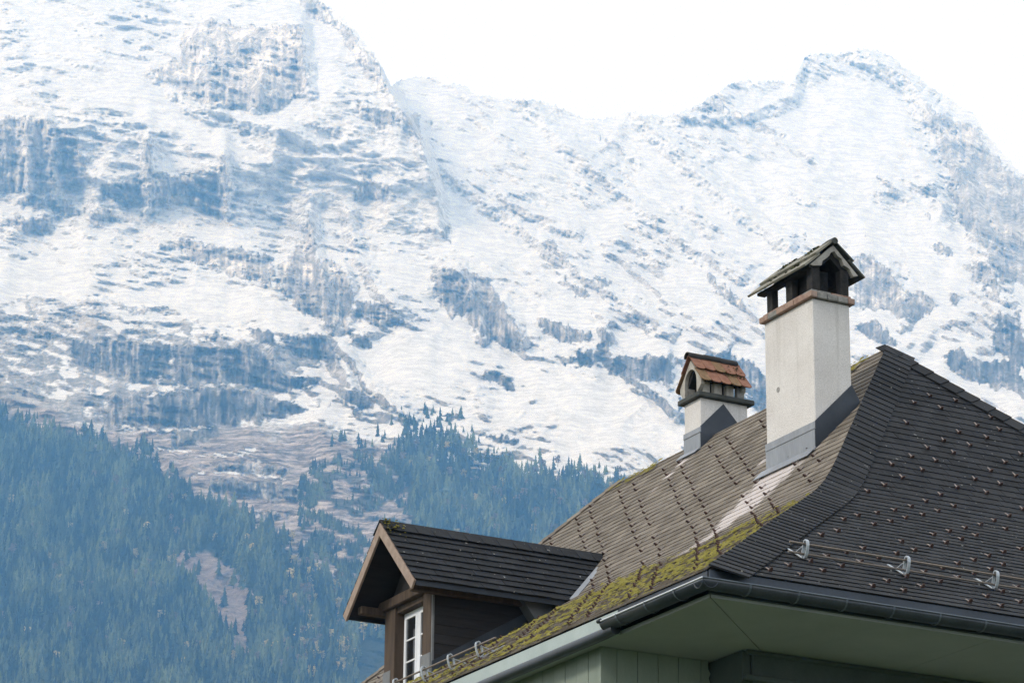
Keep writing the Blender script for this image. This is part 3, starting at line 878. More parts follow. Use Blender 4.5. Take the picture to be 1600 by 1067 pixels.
rs = np.random.RandomState(5)
crest_wood = lambda x: np.interp(x, [560, 625, 660, 720, 760, 800, 850, 950, 1010], [720, 672, 660, 680, 712, 732, 742, 756, 780])
SPR = [spruce_geo(rs) for _ in range(8)]
LEAFY = [leafy_geo(rs) for _ in range(5)]
# smooth-ish lookup of the finished slope: sample grid cells
NT = 14000
cx = np.concatenate([rs.uniform(-400, 1060, NT * 3), rs.uniform(462, 665, 5200), rs.uniform(-1450, -400, 7000)])
cyy = np.concatenate([rs.uniform(600, 1132, NT * 3), rs.uniform(682, 962, 5200), rs.uniform(600, 1132, 7000)])
ii = np.clip(np.searchsorted(gx, cx) - 1, 0, NX - 2)
jj = np.clip(((Y_BOT - cyy) / dy).astype(int), 0, NY - 2)
den = np.zeros(len(cx))
jx_, jy_ = cx + 26 * fbm(cx / 28, cyy / 28, 3, 73), cyy + 26 * fbm(cx / 24, cyy / 24, 3, 74)
den = np.maximum(den, poly_mask(jx_, jy_, WOOD_LEFT, 9))
den = np.maximum(den, poly_mask(jx_, jy_, WOOD_RIGHT, 9))
den[NT * 3:NT * 3 + 5200] = 0
thinw = poly_mask(cx, cyy, WOOD_THIN, 8) * (poly_mask(cx, cyy, WOOD_RIGHT, 6) < 0.5)
den = np.maximum(den, 1.0 * thinw * (fbm(cx / 40, cyy / 18, 3, 71) > -0.02))
patch = fbm(cx / 45, cyy / 60, 3, 72)
den *= 1 - 0.96 * poly_mask(cx, cyy, SCREE, 7)
den *= 1 - 0.85 * poly_mask(cx, cyy, GRASSY, 10)
den *= np.where(patch < -0.28, 0.35, 1.0)
den = np.maximum(den, 0.10 * (np.abs(cyy - crest_wood(cx) + 14) < 14) * (cx > 560) * (cx < 1000))
keep = rs.uniform(size=len(cx)) < den
# everything the house hides is left out
hid = (cx > 560) & (cyy > 1000) | (cx > 700) & (cyy > 905)
keep &= ~hid
cx, cyy, ii, jj, patch = cx[keep], cyy[keep], ii[keep], jj[keep], patch[keep]
TPOS = MP[ii, jj] * 0.5 + MP[ii + 1, jj + 1] * 0.5
TH = rs.uniform(13, 26, len(cx)) * np.interp(cyy, [650, 760, 1000], [0.72, 0.95, 1.0]) * rs.choice([1, 1, 1, 0.7, 1.15], len(cx))
TH *= 1 - 0.5 * thinw[keep]
TONE = np.clip(0.34 + 0.95 * patch + rs.choice([-0.3, -0.15, 0, 0.1, 0.45], len(cx)) + rs.uniform(-0.12, 0.12, len(cx)), 0, 1)
leafp = np.where(cx < 470, 0.02, np.where(cyy < 760, 0.10, 0.07)) + 0.10 * ((cx > 440) & (cx < 640)) + 0.05 * (patch > 0.3)
LEAF = rs.uniform(size=len(cx)) < leafp
shown = np.where(((cx > 0) & (cx < 1600) & (cyy < 1066)), TH / TPOS[:, 1], 0)
spr_i = np.where(~LEAF)[0]
lf_i = np.where(LEAF)[0]
# the 300 spruces that show largest stand as trees of their own
order = spr_i[np.argsort(-shown[spr_i])]
single = order[:300]
rest = order[300:]
vmesh = []
for k, (V, Fc) in enumerate(SPR):
    for tn in (0.1, 0.35, 0.6, 0.85):
        vmesh.append(fast_mesh("spruce", V, [Fc], [M_SPRUCE], attrs=dict(tone=np.full(len(V), tn))))
for i in single:
    k = rs.randint(8) * 4 + min(3, int(TONE[i] * 4))
    o = bpy.data.objects.new("spruce_tree", vmesh[k])
    COL.objects.link(o)
    h = TH[i]
    o.location = TPOS[i]
    o.scale = (h * rs.uniform(.9, 1.25),) * 2 + (h,)
    o.rotation_euler = (0, 0, rs.uniform(0, 6.3))
    tag(o, "dark blue green spruce standing in the wood on the lower mountainside", "tree", "tall spruces in the mountain wood")


def merge(geos, ids, pos, hts, tones, mat, name, label):
    VV, FF, TT, b0 = [], [], [], 0
    for i in ids:
        V, Fc = geos[rs.randint(len(geos))]
        a = rs.uniform(0, 6.3)
        h = hts[i]
        ws = h * rs.uniform(.9, 1.25)
        ca, sa = math.cos(a) * ws, math.sin(a) * ws
        P = np.empty_like(V)
        P[:, 0] = V[:, 0] * ca - V[:, 1] * sa + pos[i, 0]
        P[:, 1] = V[:, 0] * sa + V[:, 1] * ca + pos[i, 1]
        P[:, 2] = V[:, 2] * h + pos[i, 2]
        VV.append(P)
        FF.append(Fc + b0)
        TT.append(np.full(len(V), tones[i]))
        b0 += len(V)
    me = fast_mesh(name, np.concatenate(VV), [np.concatenate(FF)], [mat], attrs=dict(tone=np.concatenate(TT)))
    o = link(bpy.data.objects.new(name, me))
    return tag(o, label, None, None, "stuff")


merge(SPR, rest, TPOS, TH, TONE, M_SPRUCE, "spruce_forest", "blue green spruce forest covering the lower mountainside")
lmesh = [fast_mesh("leafy", V, [Fc], [m_], attrs=dict(tone=np.full(len(V), tn))) for (V, Fc) in LEAFY for m_ in (M_LEAF, M_BARE) for tn in (0.25, 0.8)]
lorder = lf_i[np.argsort(-shown[lf_i])][:290]
for i in lorder:
    yel = rs.uniform() < (0.8 if (480 < cx[i] < 640 and cyy[i] > 800) else 0.4)
    k = rs.randint(5) * 4 + (0 if yel else 2) + rs.randint(2)
    o = bpy.data.objects.new("autumn_tree", lmesh[k])
    COL.objects.link(o)
    h = TH[i] * 0.72
    o.location = TPOS[i] + np.array([0, -3.0, 1.0])
    o.scale = (h * rs.uniform(.9, 1.2),) * 2 + (h,)
    o.rotation_euler = (0, 0, rs.uniform(0, 6.3))
    if yel:
        tag(o, "yellow autumn broadleaf tree among the dark spruces", "tree", "yellow trees among the spruces")
    else:
        tag(o, "brownish half bare broadleaf tree among the dark spruces", "tree", "brownish trees among the spruces")

# ------------------------------------------------------------------ haze
hz = MB()
hz.box((-5000, -300, -8), (5000, 8600, 3500))
M_HAZE = bpy.data.materials.new("valley_haze")
M_HAZE.use_nodes = True
ht = M_HAZE.node_tree
ht.nodes.clear()
ho = ht.nodes.new("ShaderNodeOutputMaterial")
hp = ht.nodes.new("ShaderNodeVolumePrincipled")
hp.inputs["Color"].default_value = (*HAZE_COL, 1)
hp.inputs["Absorption Color"].default_value = (1, 1, 1, 1)
hp.inputs["Density"].default_value = HAZE_DENS
hp.inputs["Anisotropy"].default_value = 0.0
ht.links.new(hp.outputs[0], ho.inputs[1])
haze = hz.build("haze", M_HAZE)
tag(haze, "thin blue air between the house and the mountain", None, None, "stuff")

# ================================================================== the house
ZE = 11.1898
HOUSE = empty("house", (2.34907, 34.82734, 0), PSI)
tag(HOUSE, "large house with a swept hipped shingle roof, dormer and two white chimneys", "house")
BH, LV, LU = 9.05, 18.1, 26.85
# swept roof profile: height above the eave at distance s from it
_ps = np.array([0, 2.2, 4.4, 4.8, 5.2, 5.6, 6.0, 9.05])
_pz = np.array([0, 1.335, 2.66, 2.92, 3.22, 3.58, 3.985, 7.08])
PS = np.linspace(0, BH, 400)
PZ = np.interp(PS, _ps, _pz)
ker = np.ones(21) / 21
PZs = np.convolve(np.pad(PZ, 10, mode='edge'), ker, 'valid')
m_ = (PS > 4.0) & (PS < 6.6)
PZ = np.where(m_, PZs, PZ)
PA = np.concatenate([[0], np.cumsum(np.hypot(np.diff(PS), np.diff(PZ)))])
AMAX = PA[-1]


def s_of(a):
    return np.interp(a, PA, PS)


def z_of_s(s):
    return np.interp(s, PS, PZ)


def a_of(s):
    return np.interp(s, PS, PA)


def slope_at(a):
    e_ = 0.05
    s0, s1 = s_of(max(a - e_, 0)), s_of(min(a + e_, AMAX))
    v = np.array([s1 - s0, z_of_s(s1) - z_of_s(s0)])
    return v / np.linalg.norm(v)


def on_roof(face, t, a, lift=0.0):
    """face 'L' left slope (t = y), 'R' right slope (t = x); a is arc length up from the eave"""
    s = float(s_of(a)); z = float(z_of_s(s))
    ds, dz = slope_at(a)
    if face == 'L':
        return np.array([s - dz * lift, t, z + ds * lift])
    return np.array([t, s - dz * lift, z + ds * lift])


def basis(face, a):
    ds, dz = slope_at(a)
    if face == 'L':
        return np.array([0, -1.0, 0]), np.array([ds, 0, dz]), np.array([-dz, 0, ds])
    return np.array([1.0, 0, 0]), np.array([0, ds, dz]), np.array([0, -dz, ds])


cP, sP = math.cos(PSI), math.sin(PSI)


def to_world(p):
    p = np.asarray(p, float)
    return np.stack([2.34907 + p[..., 0] * cP - p[..., 1] * sP, 34.82734 + p[..., 0] * sP + p[..., 1] * cP, p[..., 2] + ZE], -1)


# ---- roof deck: four swept slopes with underside
rows = [0, 1.5, 3, 4.4, 4.8, 5.2, 5.6, 6.0, 7.5, BH]
rv_, rf_ = [], []
for off in (-0.012, -0.12):
    for s in rows:
        z = float(z_of_s(s)) + off
        rv_ += [(s, s, z), (LV - s, s, z), (LV - s, LU - s, z), (s, LU - s, z)]
n4 = len(rows) * 4
for i in range(len(rows) - 1):
    for k in range(4):
        a0, a1 = i * 4 + k, i * 4 + (k + 1) % 4
        rf_ += [(a0, a1, a1 + 4, a0 + 4), (n4 + a1, n4 + a0, n4 + a0 + 4, n4 + a1 + 4)]
for k in range(4):
    rf_.append((k, n4 + k, n4 + (k + 1) % 4, (k + 1) % 4))
roof = MB().add(rv_, rf_).build("roof", M_DECK, HOUSE, (0, 0, ZE))

# ---- shingles
E_, W_ = 0.198, 0.272
NC = int(AMAX / E_)


def pale_at(face, y, a):
    s = float(s_of(a))
    v = 0.0
    if face == 'L':
        if 4.3 < s < 6.7:                               # clean washed streak under the tall chimney
            c_ = 8.1 - 0.10 * (6.5 - s)
            v = max(v, 1.0 - abs(y - c_) / (0.95 - 0.12 * (6.5 - s)) + (0.15 if s > 5.4 else -0.15))
        if 7.4 < s < 8.8:
            v = max(v, 0.75 - abs(y - 14.55 - 0.05 * (8.7 - s)) / 0.45 - 0.25 * (8.7 - s))
        if 6.7 < s < 7.3:
            v = max(v, 0.6 - abs(y - 9.55) / 0.5)
        if 6.8 < s < 7.8 and 12.3 < y < 13.6:
            v = max(v, 0.35)
    return float(np.clip(v, 0, 1))


def blocked(face, t, a):
    s = float(s_of(a))
    if face == 'L':
        if 6.56 < s < 7.12 and 7.50 < t < 8.66:
            return True
        if 8.78 < s and 14.4 < t < 14.8:
            return True
        z = float(z_of_s(s))
        if s > 2.75 and 12.75 < t < 14.25 and z < 4.1 - abs(t - 13.45):
            return True
    return False


tiles = []
for face, t_lo, t_hi in (('L', 0.0, LU), ('R', 0.0, LV)):
    for c_i in range(NC + 1):
        a0 = c_i * E_ - 0.03
        a1 = min(a0 + E_ * 1.35, AMAX)
        if a0 > AMAX - 0.06:
            continue
        s0, s1 = float(s_of(max(a0, 0))), float(s_of(a1))
        lo0, lo1, hi0, hi1 = s0 - 0.02, s1 - 0.02, t_hi - s0, t_hi - s1
        k0 = int((lo0) / W_) - 1
        k1 = int(hi0 / W_) + 1
        for k in range(k0, k1 + 1):
            ta = k * W_ + (W_ / 2 if c_i % 2 else 0) + RNG.uniform(-0.004, 0.004)
            tb = ta + W_ - 0.006
            if tb < lo0 + 0.01 or ta > hi0 - 0.01:
                continue
            if face == 'R' and ta > 13:
                continue
            if blocked(face, (ta + tb) / 2, a0 + E_ / 2):
                continue
            full = ta >= lo1 and tb <= hi1
            tiles.append((face, a0, a1, ta, tb, lo0, lo1, hi0, hi1, full, RNG.uniform(0, 1), pale_at(face, (ta + tb) / 2, a0 + 0.1), RNG.uniform(0.016, 0.023)))
# which 300 show largest
cen = np.array([on_roof(t[0], (t[3] + t[4]) / 2, t[1] + E_ / 2, 0.02) for t in tiles])
wc = to_world(cen)
qx, qy, qd = project(wc)
area = np.zeros(len(tiles))
for i, t in enumerate(tiles):
    T_, S_, N_ = basis(t[0], t[1] + 0.1)
    nrm = np.array([N_[0] * cP - N_[1] * sP, N_[0] * sP + N_[1] * cP, N_[2]])
    v = CAM - wc[i]
    v = v / np.linalg.norm(v)
    area[i] = max(0, nrm @ v) / qd[i] ** 2 * (1 if t[9] else 0)
vis = (qx > 20) & (qx < 1590) & (qy > 20) & (qy < 1050)
area *= vis
big = set(np.argsort(-area)[:300].tolist())

# shared meshes for the single shingles: 2 slopes x 5 tones
TH_ = 0.013


def unit_tile(mat, tone, pale, w=W_ - 0.006, l=E_ * 1.35):
    h = w / 2
    lo, hi = 0.0195, 0.005
    V = np.array([(-h, 0, lo), (h, 0, lo), (h, l, hi), (-h, l, hi), (-h, 0, lo - TH_), (h, 0, lo - TH_), (h, l, hi - 0.004), (-h, l, hi - 0.004)])
    Q = np.array([(0, 1, 2, 3), (4, 5, 1, 0), (5, 6, 2, 1), (6, 7, 3, 2), (7, 4, 0, 3), (7, 6, 5, 4)])
    return fast_mesh("shingle", V, [Q], [mat], attrs=dict(tone=np.full(8, tone), pale=np.full(8, pale)))


um = {}
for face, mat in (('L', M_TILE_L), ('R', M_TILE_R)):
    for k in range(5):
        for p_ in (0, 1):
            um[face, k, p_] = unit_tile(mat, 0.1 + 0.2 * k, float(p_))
sv, sf, stn, spl, smi, sb = [], [], [], [], [], 0
for i, t in enumerate(tiles):
    face, a0, a1, ta, tb, lo0, lo1, hi0, hi1, full, tone, pale, lift = t
    if i in big:
        T_, S_, N_ = basis(face, a0 + 0.12)
        p = on_roof(face, (ta + tb) / 2, max(a0, 0.0), 0.0)
        if a0 < 0:
            p = p + S_ * a0
        o = bpy.data.objects.new("shingle", um[face, min(4, int(tone * 5)), 1 if pale > 0.5 else 0])
        COL.objects.link(o)
        o.parent = roof
        tw = RNG.uniform(-0.012, 0.012)
        Mx = Matrix((T_, S_, N_)).transposed().to_4x4() @ Matrix.Rotation(tw, 4, 'Z') @ Matrix.Rotation(RNG.uniform(-.012, .012), 4, 'X')
        Mx.translation = Vector(p)
        o.matrix_local = Mx
        continue
    c0a, c0b = np.clip(ta, lo0, hi0), np.clip(tb, lo0, hi0)
    c1a, c1b = np.clip(ta, lo1, hi1), np.clip(tb, lo1, hi1)
    if c0b - c0a < 0.02:
        continue
    T_, S_, N_ = basis(face, a0 + 0.05)
    ex = S_ * min(a0, 0)
    am = max(a0, 0.0)
    j = RNG.uniform(-0.006, 0.006)
    pts = [on_roof(face, c0a, am, lift) + ex + S_ * j, on_roof(face, c0b, am, lift) + ex - S_ * j, on_roof(face, c1b, a1, 0.005), on_roof(face, c1a, a1, 0.005),
           on_roof(face, c0a, am, lift - TH_) + ex + S_ * j, on_roof(face, c0b, am, lift - TH_) + ex - S_ * j]
    sv += pts
    sf.append((sb, sb + 1, sb + 2, sb + 3, sb + 4, sb + 5))
    stn += [tone] * 6
    spl += [pale] * 6
    smi.append(0 if face == 'L' else 1)
    sb += 6
sf = np.array(sf)
q1 = sf[:, [0, 1, 2, 3]]
q2 = sf[:, [4, 5, 1, 0]]
t1 = sf[:, [4, 0, 3]]
t2 = sf[:, [5, 2, 1]]
smi = np.array(smi)
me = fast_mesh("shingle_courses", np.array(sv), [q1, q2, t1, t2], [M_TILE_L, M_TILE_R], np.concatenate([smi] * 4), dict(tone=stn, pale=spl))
o = link(bpy.data.objects.new("shingle_courses", me), roof)
tag(o, "weathered shingles laid in courses on the main roof", None, None, "stuff")


# ---- hip and ridge shingles
def hip_shingle_mesh(mat, tone, wid, ln):
    V = np.array([(0, 0, 0.045), (wid, 0, 0.040), (wid, ln, 0.020), (0, ln, 0.026), (0, 0, 0.022), (wid, 0, 0.018), (wid, ln, 0.008), (0, ln, 0.010)])
    Q = np.array([(0, 1, 2, 3), (4, 5, 1, 0), (5, 6, 2, 1), (6, 7, 3, 2), (7, 4, 0, 3), (7, 6, 5, 4)])
    return fast_mesh("hip_shingle", V, [Q], [mat], attrs=dict(tone=np.full(8, tone), pale=np.full(8, 0.0)))


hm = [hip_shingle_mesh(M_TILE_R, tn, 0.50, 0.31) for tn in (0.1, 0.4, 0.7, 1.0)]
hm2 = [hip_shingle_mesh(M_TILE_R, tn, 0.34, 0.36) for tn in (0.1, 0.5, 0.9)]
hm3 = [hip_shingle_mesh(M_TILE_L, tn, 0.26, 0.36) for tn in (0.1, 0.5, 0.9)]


def place_along(name, pathf, inward, n_of, s_list, meshes, step, parent=roof):
    """lay overlapping pieces along a hip; pathf(s) gives the point, pieces extend inward"""
    ss = np.linspace(0.0, BH, 600)
    P = np.array([pathf(s) for s in ss])
    L = np.concatenate([[0], np.cumsum(np.linalg.norm(np.diff(P, axis=0), axis=1))])
    l = 0.0
    while l < L[-1] - 0.05:
        s = np.interp(l, L, ss)
        if s_list[0] <= s <= s_list[1]:
            p0 = np.array([np.interp(l, L, P[:, k]) for k in range(3)])
            p1 = np.array([np.interp(min(l + 0.3, L[-1]), L, P[:, k]) for k in range(3)])
            up_ = p1 - p0
            if np.linalg.norm(up_) < 0.08:
                break
            up_ /= np.linalg.norm(up_)
            nn = n_of(s)
            ins = np.cross(up_, nn)
            if ins @ inward < 0:
                ins = -ins
            ins /= np.linalg.norm(ins)
            nn = np.cross(ins, up_)
            if nn[2] < 0:
                nn = -nn
            o = bpy.data.objects.new(name, random.choice(meshes))
            COL.objects.link(o)
            o.parent = parent
            Mx = Matrix((ins, up_, nn)).transposed().to_4x4() @ Matrix.Rotation(random.uniform(-.02, .02), 4, 'Z')
            Mx.translation = Vector(p0 - ins * 0.015)
            o.matrix_local = Mx
        l += step


nR = lambda s: basis('R', float(a_of(s)))[2]
nL = lambda s: basis('L', float(a_of(s)))[2]
place_along("hip_shingle", lambda s: np.array([s, s, float(z_of_s(s)) + 0.012]), np.array([1.0, 0, 0]), nR, (0, 8.93), hm, 0.222)
place_along("hip_shingle", lambda s: np.array([LV - s, s, float(z_of_s(s)) + 0.012]), np.array([-1.0, 0, 0]), nR, (4.5, 9.05), hm2, 0.30)
place_along("hip_shingle", lambda s: np.array([s, LU - s, float(z_of_s(s)) + 0.012]), np.array([0, -1.0, 0]), nL, (4.6, 9.05), hm3, 0.30)
# ridge cap pieces (left side of the ridge)
y = BH + 0.05
while y < LU - BH:
    if not (14.25 < y < 14.95):
        o = bpy.data.objects.new("ridge_shingle", random.choice(hm3))
        COL.objects.link(o)
        o.parent = roof
        nn = nL(8.8)
        dn = np.array([-1, 0, -1.02])
        dn /= np.linalg.norm(dn)
        Mx = Matrix((dn, (0, 1, 0), -np.cross(np.array([0, 1.0, 0]), dn))).transposed().to_4x4()
        if Mx.to_3x3().determinant() < 0:
            Mx = Matrix((dn, (0, 1, 0), np.cross(dn, np.array([0, 1.0, 0])))).transposed().to_4x4()
        Mx.translation = Vector((BH, y, 7.10))
        o.matrix_local = Mx @ Matrix.Rotation(random.uniform(-.03, .03), 4, 'Z')
    y += 0.30

# ---- snow guards (small hooked straps on the shingles)
g = MB()
g.box((-0.012, 0.02, 0.026), (0.012, 0.125, 0.034), 1)
g.add([(-0.032, 0.015, 0.012), (0.032, 0.015, 0.012), (0.016, 0.0, 0.072), (-0.016, 0.0, 0.072), (-0.032, 0.03, 0.012), (0.032, 0.03, 0.012), (0.016, 0.012, 0.072), (-0.016, 0.012, 0.072)],
      [(0, 1, 2, 3), (5, 4, 7, 6), (1, 5, 6, 2), (4, 0, 3, 7), (3, 2, 6, 7)], 0)
guard_me = g.mesh("snow_guard", [M_GUARD, M_GUARDS])
guards = []
for n in range(-21, 9):
    a = 8.39 + 0.4 * n
    if not (0.35 < a < AMAX - 0.5):
        continue
    for k in range(-9, 9):
        for off in (9.77, 10.30):
            yy = off + 1.6 * k + 1.385 * (a - 8.39)
            s = float(s_of(a))
            if s + 0.35 < yy < LU - s - 0.4:
                guards.append(('L', yy, a))
    for k in range(-9, 9):
        for off in (-3.80, -3.31):
            xx = off + 1.48 * k + 1.30 * (a - 0.13)
            s = float(s_of(a - 0.13))
            if s + 0.75 < xx < LV - s - 0.5:
                guards.append(('R', xx, a - 0.13))
ng = 0
for face, t, a in guards:
    if blocked(face, t, a) or a < 0.2:
        continue
    p = on_roof(face, t, a, 0.0)
    X_, Y_, _ = project(to_world(p[None]))
    if not (-20 < X_[0] < 1640 and 300 < Y_[0] < 1100):
        continue
    s = float(s_of(a))
    if face == 'L' and 11.9 < t < 15.2 and s < 6.0 and s > 2.3:
        if abs(t - 13.45) < 1.4 and float(z_of_s(s)) < 4.35 - abs(t - 13.45) * 0.9:
            continue
    if random.random() < 0.04:
        continue
    T_, S_, N_ = basis(face, a)
    o = bpy.data.objects.new("snow_guard", guard_me)
    COL.objects.link(o)
    o.parent = roof
    Mx = Matrix((T_, S_, N_)).transposed().to_4x4() @ Matrix.Rotation(random.uniform(-.12, .12), 4, 'Z')
    Mx.translation = Vector(on_roof(face, t + random.uniform(-.03, .03), a + random.uniform(-.012, .012), 0.0))
    o.matrix_local = Mx
    ng += 1
print("snow guards", ng, "tiles", len(tiles))

# ---- moss on the swept eave of the left slope
ico_v = np.array([(0, 0, 1), (.894, 0, .447), (.276, .851, .447), (-.724, .526, .447), (-.724, -.526, .447), (.276, -.851, .447)])
ico_f = np.array([(0, 1, 2), (0, 2, 3), (0, 3, 4), (0, 4, 5), (0, 5, 1)])
mv, mf, mb = [], [], 0
for _ in range(9000):
    s = random.uniform(0.02, 4.9)
    yy = random.uniform(s + 0.02, 19)
    pn = float(fbm(np.array([yy * 0.55]), np.array([s * 0.4]), 3, 81)[0])
    dens = 0.9 if s < 3.9 else 0.9 - (s - 3.9) * 0.9
    if yy - s < 0.5:
        dens *= 0.7
    if random.random() > dens * (0.85 if pn > -0.05 else 0.10):
        continue
    if blocked('L', yy, float(a_of(s))):
        continue
    r = random.uniform(0.018, 0.06) * (1.1 if pn > 0.1 else 0.8)
    p = on_roof('L', yy, float(a_of(s)), 0.022)
    q = ico_v * np.array([r, r * 1.3, r * random.uniform(0.35, 0.7)]) * RNG.uniform(0.7, 1.3, (6, 1))
    T_, S_, N_ = basis('L', float(a_of(s)))
    mv.append(p + q[:, :1] * T_ + q[:, 1:2] * S_ + q[:, 2:] * N_)
    mf.append(ico_f + mb)
    mb += 6
for (s_lo, s_hi, y_lo, y_hi, cnt) in ((8.7, 9.0, 9.2, 10.6, 90), (8.75, 9.0, 16.0, 17.6, 70), (8.2, 8.9, 9.4, 9.9, 20)):
    for _ in range(cnt):
        s = random.uniform(s_lo, s_hi)
        yy = random.uniform(y_lo, y_hi)
        r = random.uniform(0.02, 0.05)
        p = on_roof('L', yy, float(a_of(s)), 0.05)
        T_, S_, N_ = basis('L', float(a_of(s)))
        q = ico_v * np.array([r * 1.6, r, r * .5])
        mv.append(p + q[:, :1] * T_ + q[:, 1:2] * S_ + q[:, 2:] * N_)
        mf.append(ico_f + mb)
        mb += 6
o = link(bpy.data.objects.new("moss", fast_mesh("moss", np.concatenate(mv), [np.concatenate(mf)], [M_MOSS], smooth=True)), roof)
tag(o, "yellow green moss along the lower edge of the roof", None, None, "stuff")

# ---- eaves: soffit, fascias, gutter
EV = (0, 0, ZE)
zt, zb = -0.285, -0.335
g_ = 0.005


def soffit_panel(poly):
    MB().prism(poly, (1, 0, 0), (0, 1, 0), (0, 0, 1), (0, 0, 0), zb, zt).build("soffit_panel", M_SOFFIT, HOUSE, EV)


xs_ = [0.03, 4.1, 8.2, 12.3, 16.0]
for k in range(4):
    x0_, x1_ = xs_[k] + (g_ if k else g_), xs_[k + 1] - g_
    if k == 0:
        soffit_panel([(0.03 + 2 * g_, 0.03), (x1_, 0.03), (x1_, 2.3), (2.3 + 2 * g_, 2.3)])
    else:
        soffit_panel([(x0_, 0.03), (x1_, 0.03), (x1_, 2.3), (x0_, 2.3)])
soffit_panel([(0.03, 0.03 + 2 * g_), (2.3, 2.3 + 2 * g_), (2.3, 6.0), (0.03, 6.0)])
soffit_panel([(0.03, 6.01), (2.3, 6.01), (2.3, 12.0), (0.03, 12.0)])
soffit_panel([(0.03, 12.01), (2.3, 12.01), (2.3, LU - 0.03), (0.03, LU - 0.03)])
fa = MB()
fa.box((0.0, -0.012, -0.30), (LV, 0.028, -0.014))
fa.build("fascia_board", M_DARKFASCIA, HOUSE, EV, 0.004)["label"] = "dark metal fascia along the right eave"
fb = MB()
fb.box((-0.012, 0.031, -0.20), (0.027, 2.12, -0.014))
fb.build("fascia_board", M_DARKFASCIA, HOUSE, EV, 0.004)["label"] = "dark metal fascia by the roof corner"
fc = MB()
fc.box((-0.02, 2.124, -0.34), (0.027, 9.0, -0.03))
fc.build("fascia_board", M_FASCIA, HOUSE, EV, 0.004)["label"] = "pale green fascia board along the left eave"
fd = MB()
fd.box((-0.02, 9.006, -0.34), (0.027, LU, -0.03))
fd.build("fascia_board", M_FASCIA, HOUSE, EV, 0.004)


def half_round(cx_, cz_, r, t=0.006, n=10):
    o_ = [(cx_ - r * math.cos(math.pi * k / n), cz_ - r * math.sin(math.pi * k / n)) for k in range(n + 1)]
    i_ = [(cx_ + (r - t) * math.cos(math.pi * k / n), cz_ - (r - t) * math.sin(math.pi * k / n)) for k in range(n + 1)]
    return o_ + i_


GR, GZ, GC = 0.108, -0.19, -0.125
gut = MB()
gut.prism(half_round(GC, GZ, GR), (0, 1, 0), (0, 0, 1), (1, 0, 0), (0, 0, 0), GC - GR, LV, 0, True)
gut.tube([(GC - GR, GC - GR, GZ + 0.004), (LV, GC - GR, GZ + 0.004)], 0.011, 6, 1)  # bead coloured lighter than the trough to carry a rim highlight
gutter = gut.build("gutter", [M_GUTTER, M_RIM], HOUSE, EV)
gutter["label"] = "dark half round gutter along the right eave"
for k in range(22):
    x = 0.42 + 0.68 * k
    pr = [(GC - (GR + 0.012) * math.cos(math.pi * j / 8), GZ - (GR + 0.012) * math.sin(math.pi * j / 8)) for j in range(9)]
    pr2 = [(GC + (GR + 0.018) * math.cos(math.pi * j / 8), GZ - (GR + 0.012) * math.sin(math.pi * j / 8)) for j in range(9)]
    MB().prism(pr + pr2, (0, 1, 0), (0, 0, 1), (1, 0, 0), (0, 0, 0), x - 0.014, x + 0.014).build("gutter_bracket", M_RIM, gutter)
gl = MB()
gl.prism(half_round(GC, GZ, GR), (1, 0, 0), (0, 0, 1), (0, 1, 0), (0, 0, 0), GC - GR, 2.2, 0, True)
gl.tube([(GC - GR, GC - GR, GZ + 0.004), (GC - GR, 2.2, GZ + 0.004)], 0.011, 6, 1)
gutl = gl.build("gutter", [M_GUTTER, M_BRIGHT], HOUSE, EV)
gutl["label"] = "short dark gutter on the left of the roof corner"
for k in range(3):
    y = 0.42 + 0.68 * k
    MB().prism(pr + pr2, (1, 0, 0), (0, 0, 1), (0, 1, 0), (0, 0, 0), y - 0.014, y + 0.014).build("gutter_bracket", M_RIM, gutl)
ecap = MB()
ecap.prism([(GC - GR * math.cos(math.pi * k / 10), GZ - GR * math.sin(math.pi * k / 10)) for k in range(11)], (1, 0, 0), (0, 0, 1), (0, 1, 0), (0, 0, 0), 2.2, 2.212)
ecap.tube([(GC - GR, 2.17, GZ + 0.01), (GC - GR, 2.24, GZ + 0.01)], 0.028, 8)
ecap.build("end_cap", M_GUTTER, gutl)
pp = MB()
pp.tube([(-0.105, 2.02, -0.30), (-0.107, 2.12, -0.30), (-0.11, 2.25, -0.31), (-0.115, 2.6, -0.315), (-0.115, LU - 0.2, -0.33)], 0.072, 12)
pp.build("drain_pipe", M_GUTTER, HOUSE, EV)["label"] = "dark drain pipe running under the left eave"

# ---- walls, lintel beams, boarded veranda
wl = MB()
wl.box((1.95, 2.15, -ZE), (LV - 1.95, LU - 1.95, -0.80))
wl.build("wall", M_WALL, HOUSE, EV)
lb = MB()
lb.box((1.85, 1.98, -0.74), (LV - 1.85, 2.25, -0.338))
lb.build("lintel_beam", M_BEAM, HOUSE, EV, 0.012)
lb2 = MB()
lb2.box((1.72, 2.02, -0.74), (1.846, LU - 1.9, -0.338))
for (a_, c_) in (((1.70, 1.925, -0.735), (LV - 1.85, 1.977, -0.66)), ((1.74, 1.945, -0.40), (LV - 1.85, 1.977, -0.34))):
    MB().box(a_, c_).build("moulding", M_BEAM, HOUSE, EV, 0.012)
lb2.build("lintel_beam", M_BEAM, HOUSE, EV, 0.012)
for (xx, yy) in ((1.9, 2.02), (6.5, 2.02), (11.0, 2.02)):
    MB().box((xx - 0.09, yy, -ZE), (xx + 0.11, yy + 0.12, -0.803)).build("veranda_post", M_BEAM, HOUSE, EV, 0.01)
ver = MB()
ver.box((0.16, 2.80, -6.0), (1.715, 9.5, -0.36))
veranda = ver.build("veranda", M_BEAM, HOUSE, EV)
veranda["label"] = "boarded veranda bay under the left eave"
x = 0.10
k = 0
widths = [0.24, 0.30, 0.30, 0.30, 0.33]
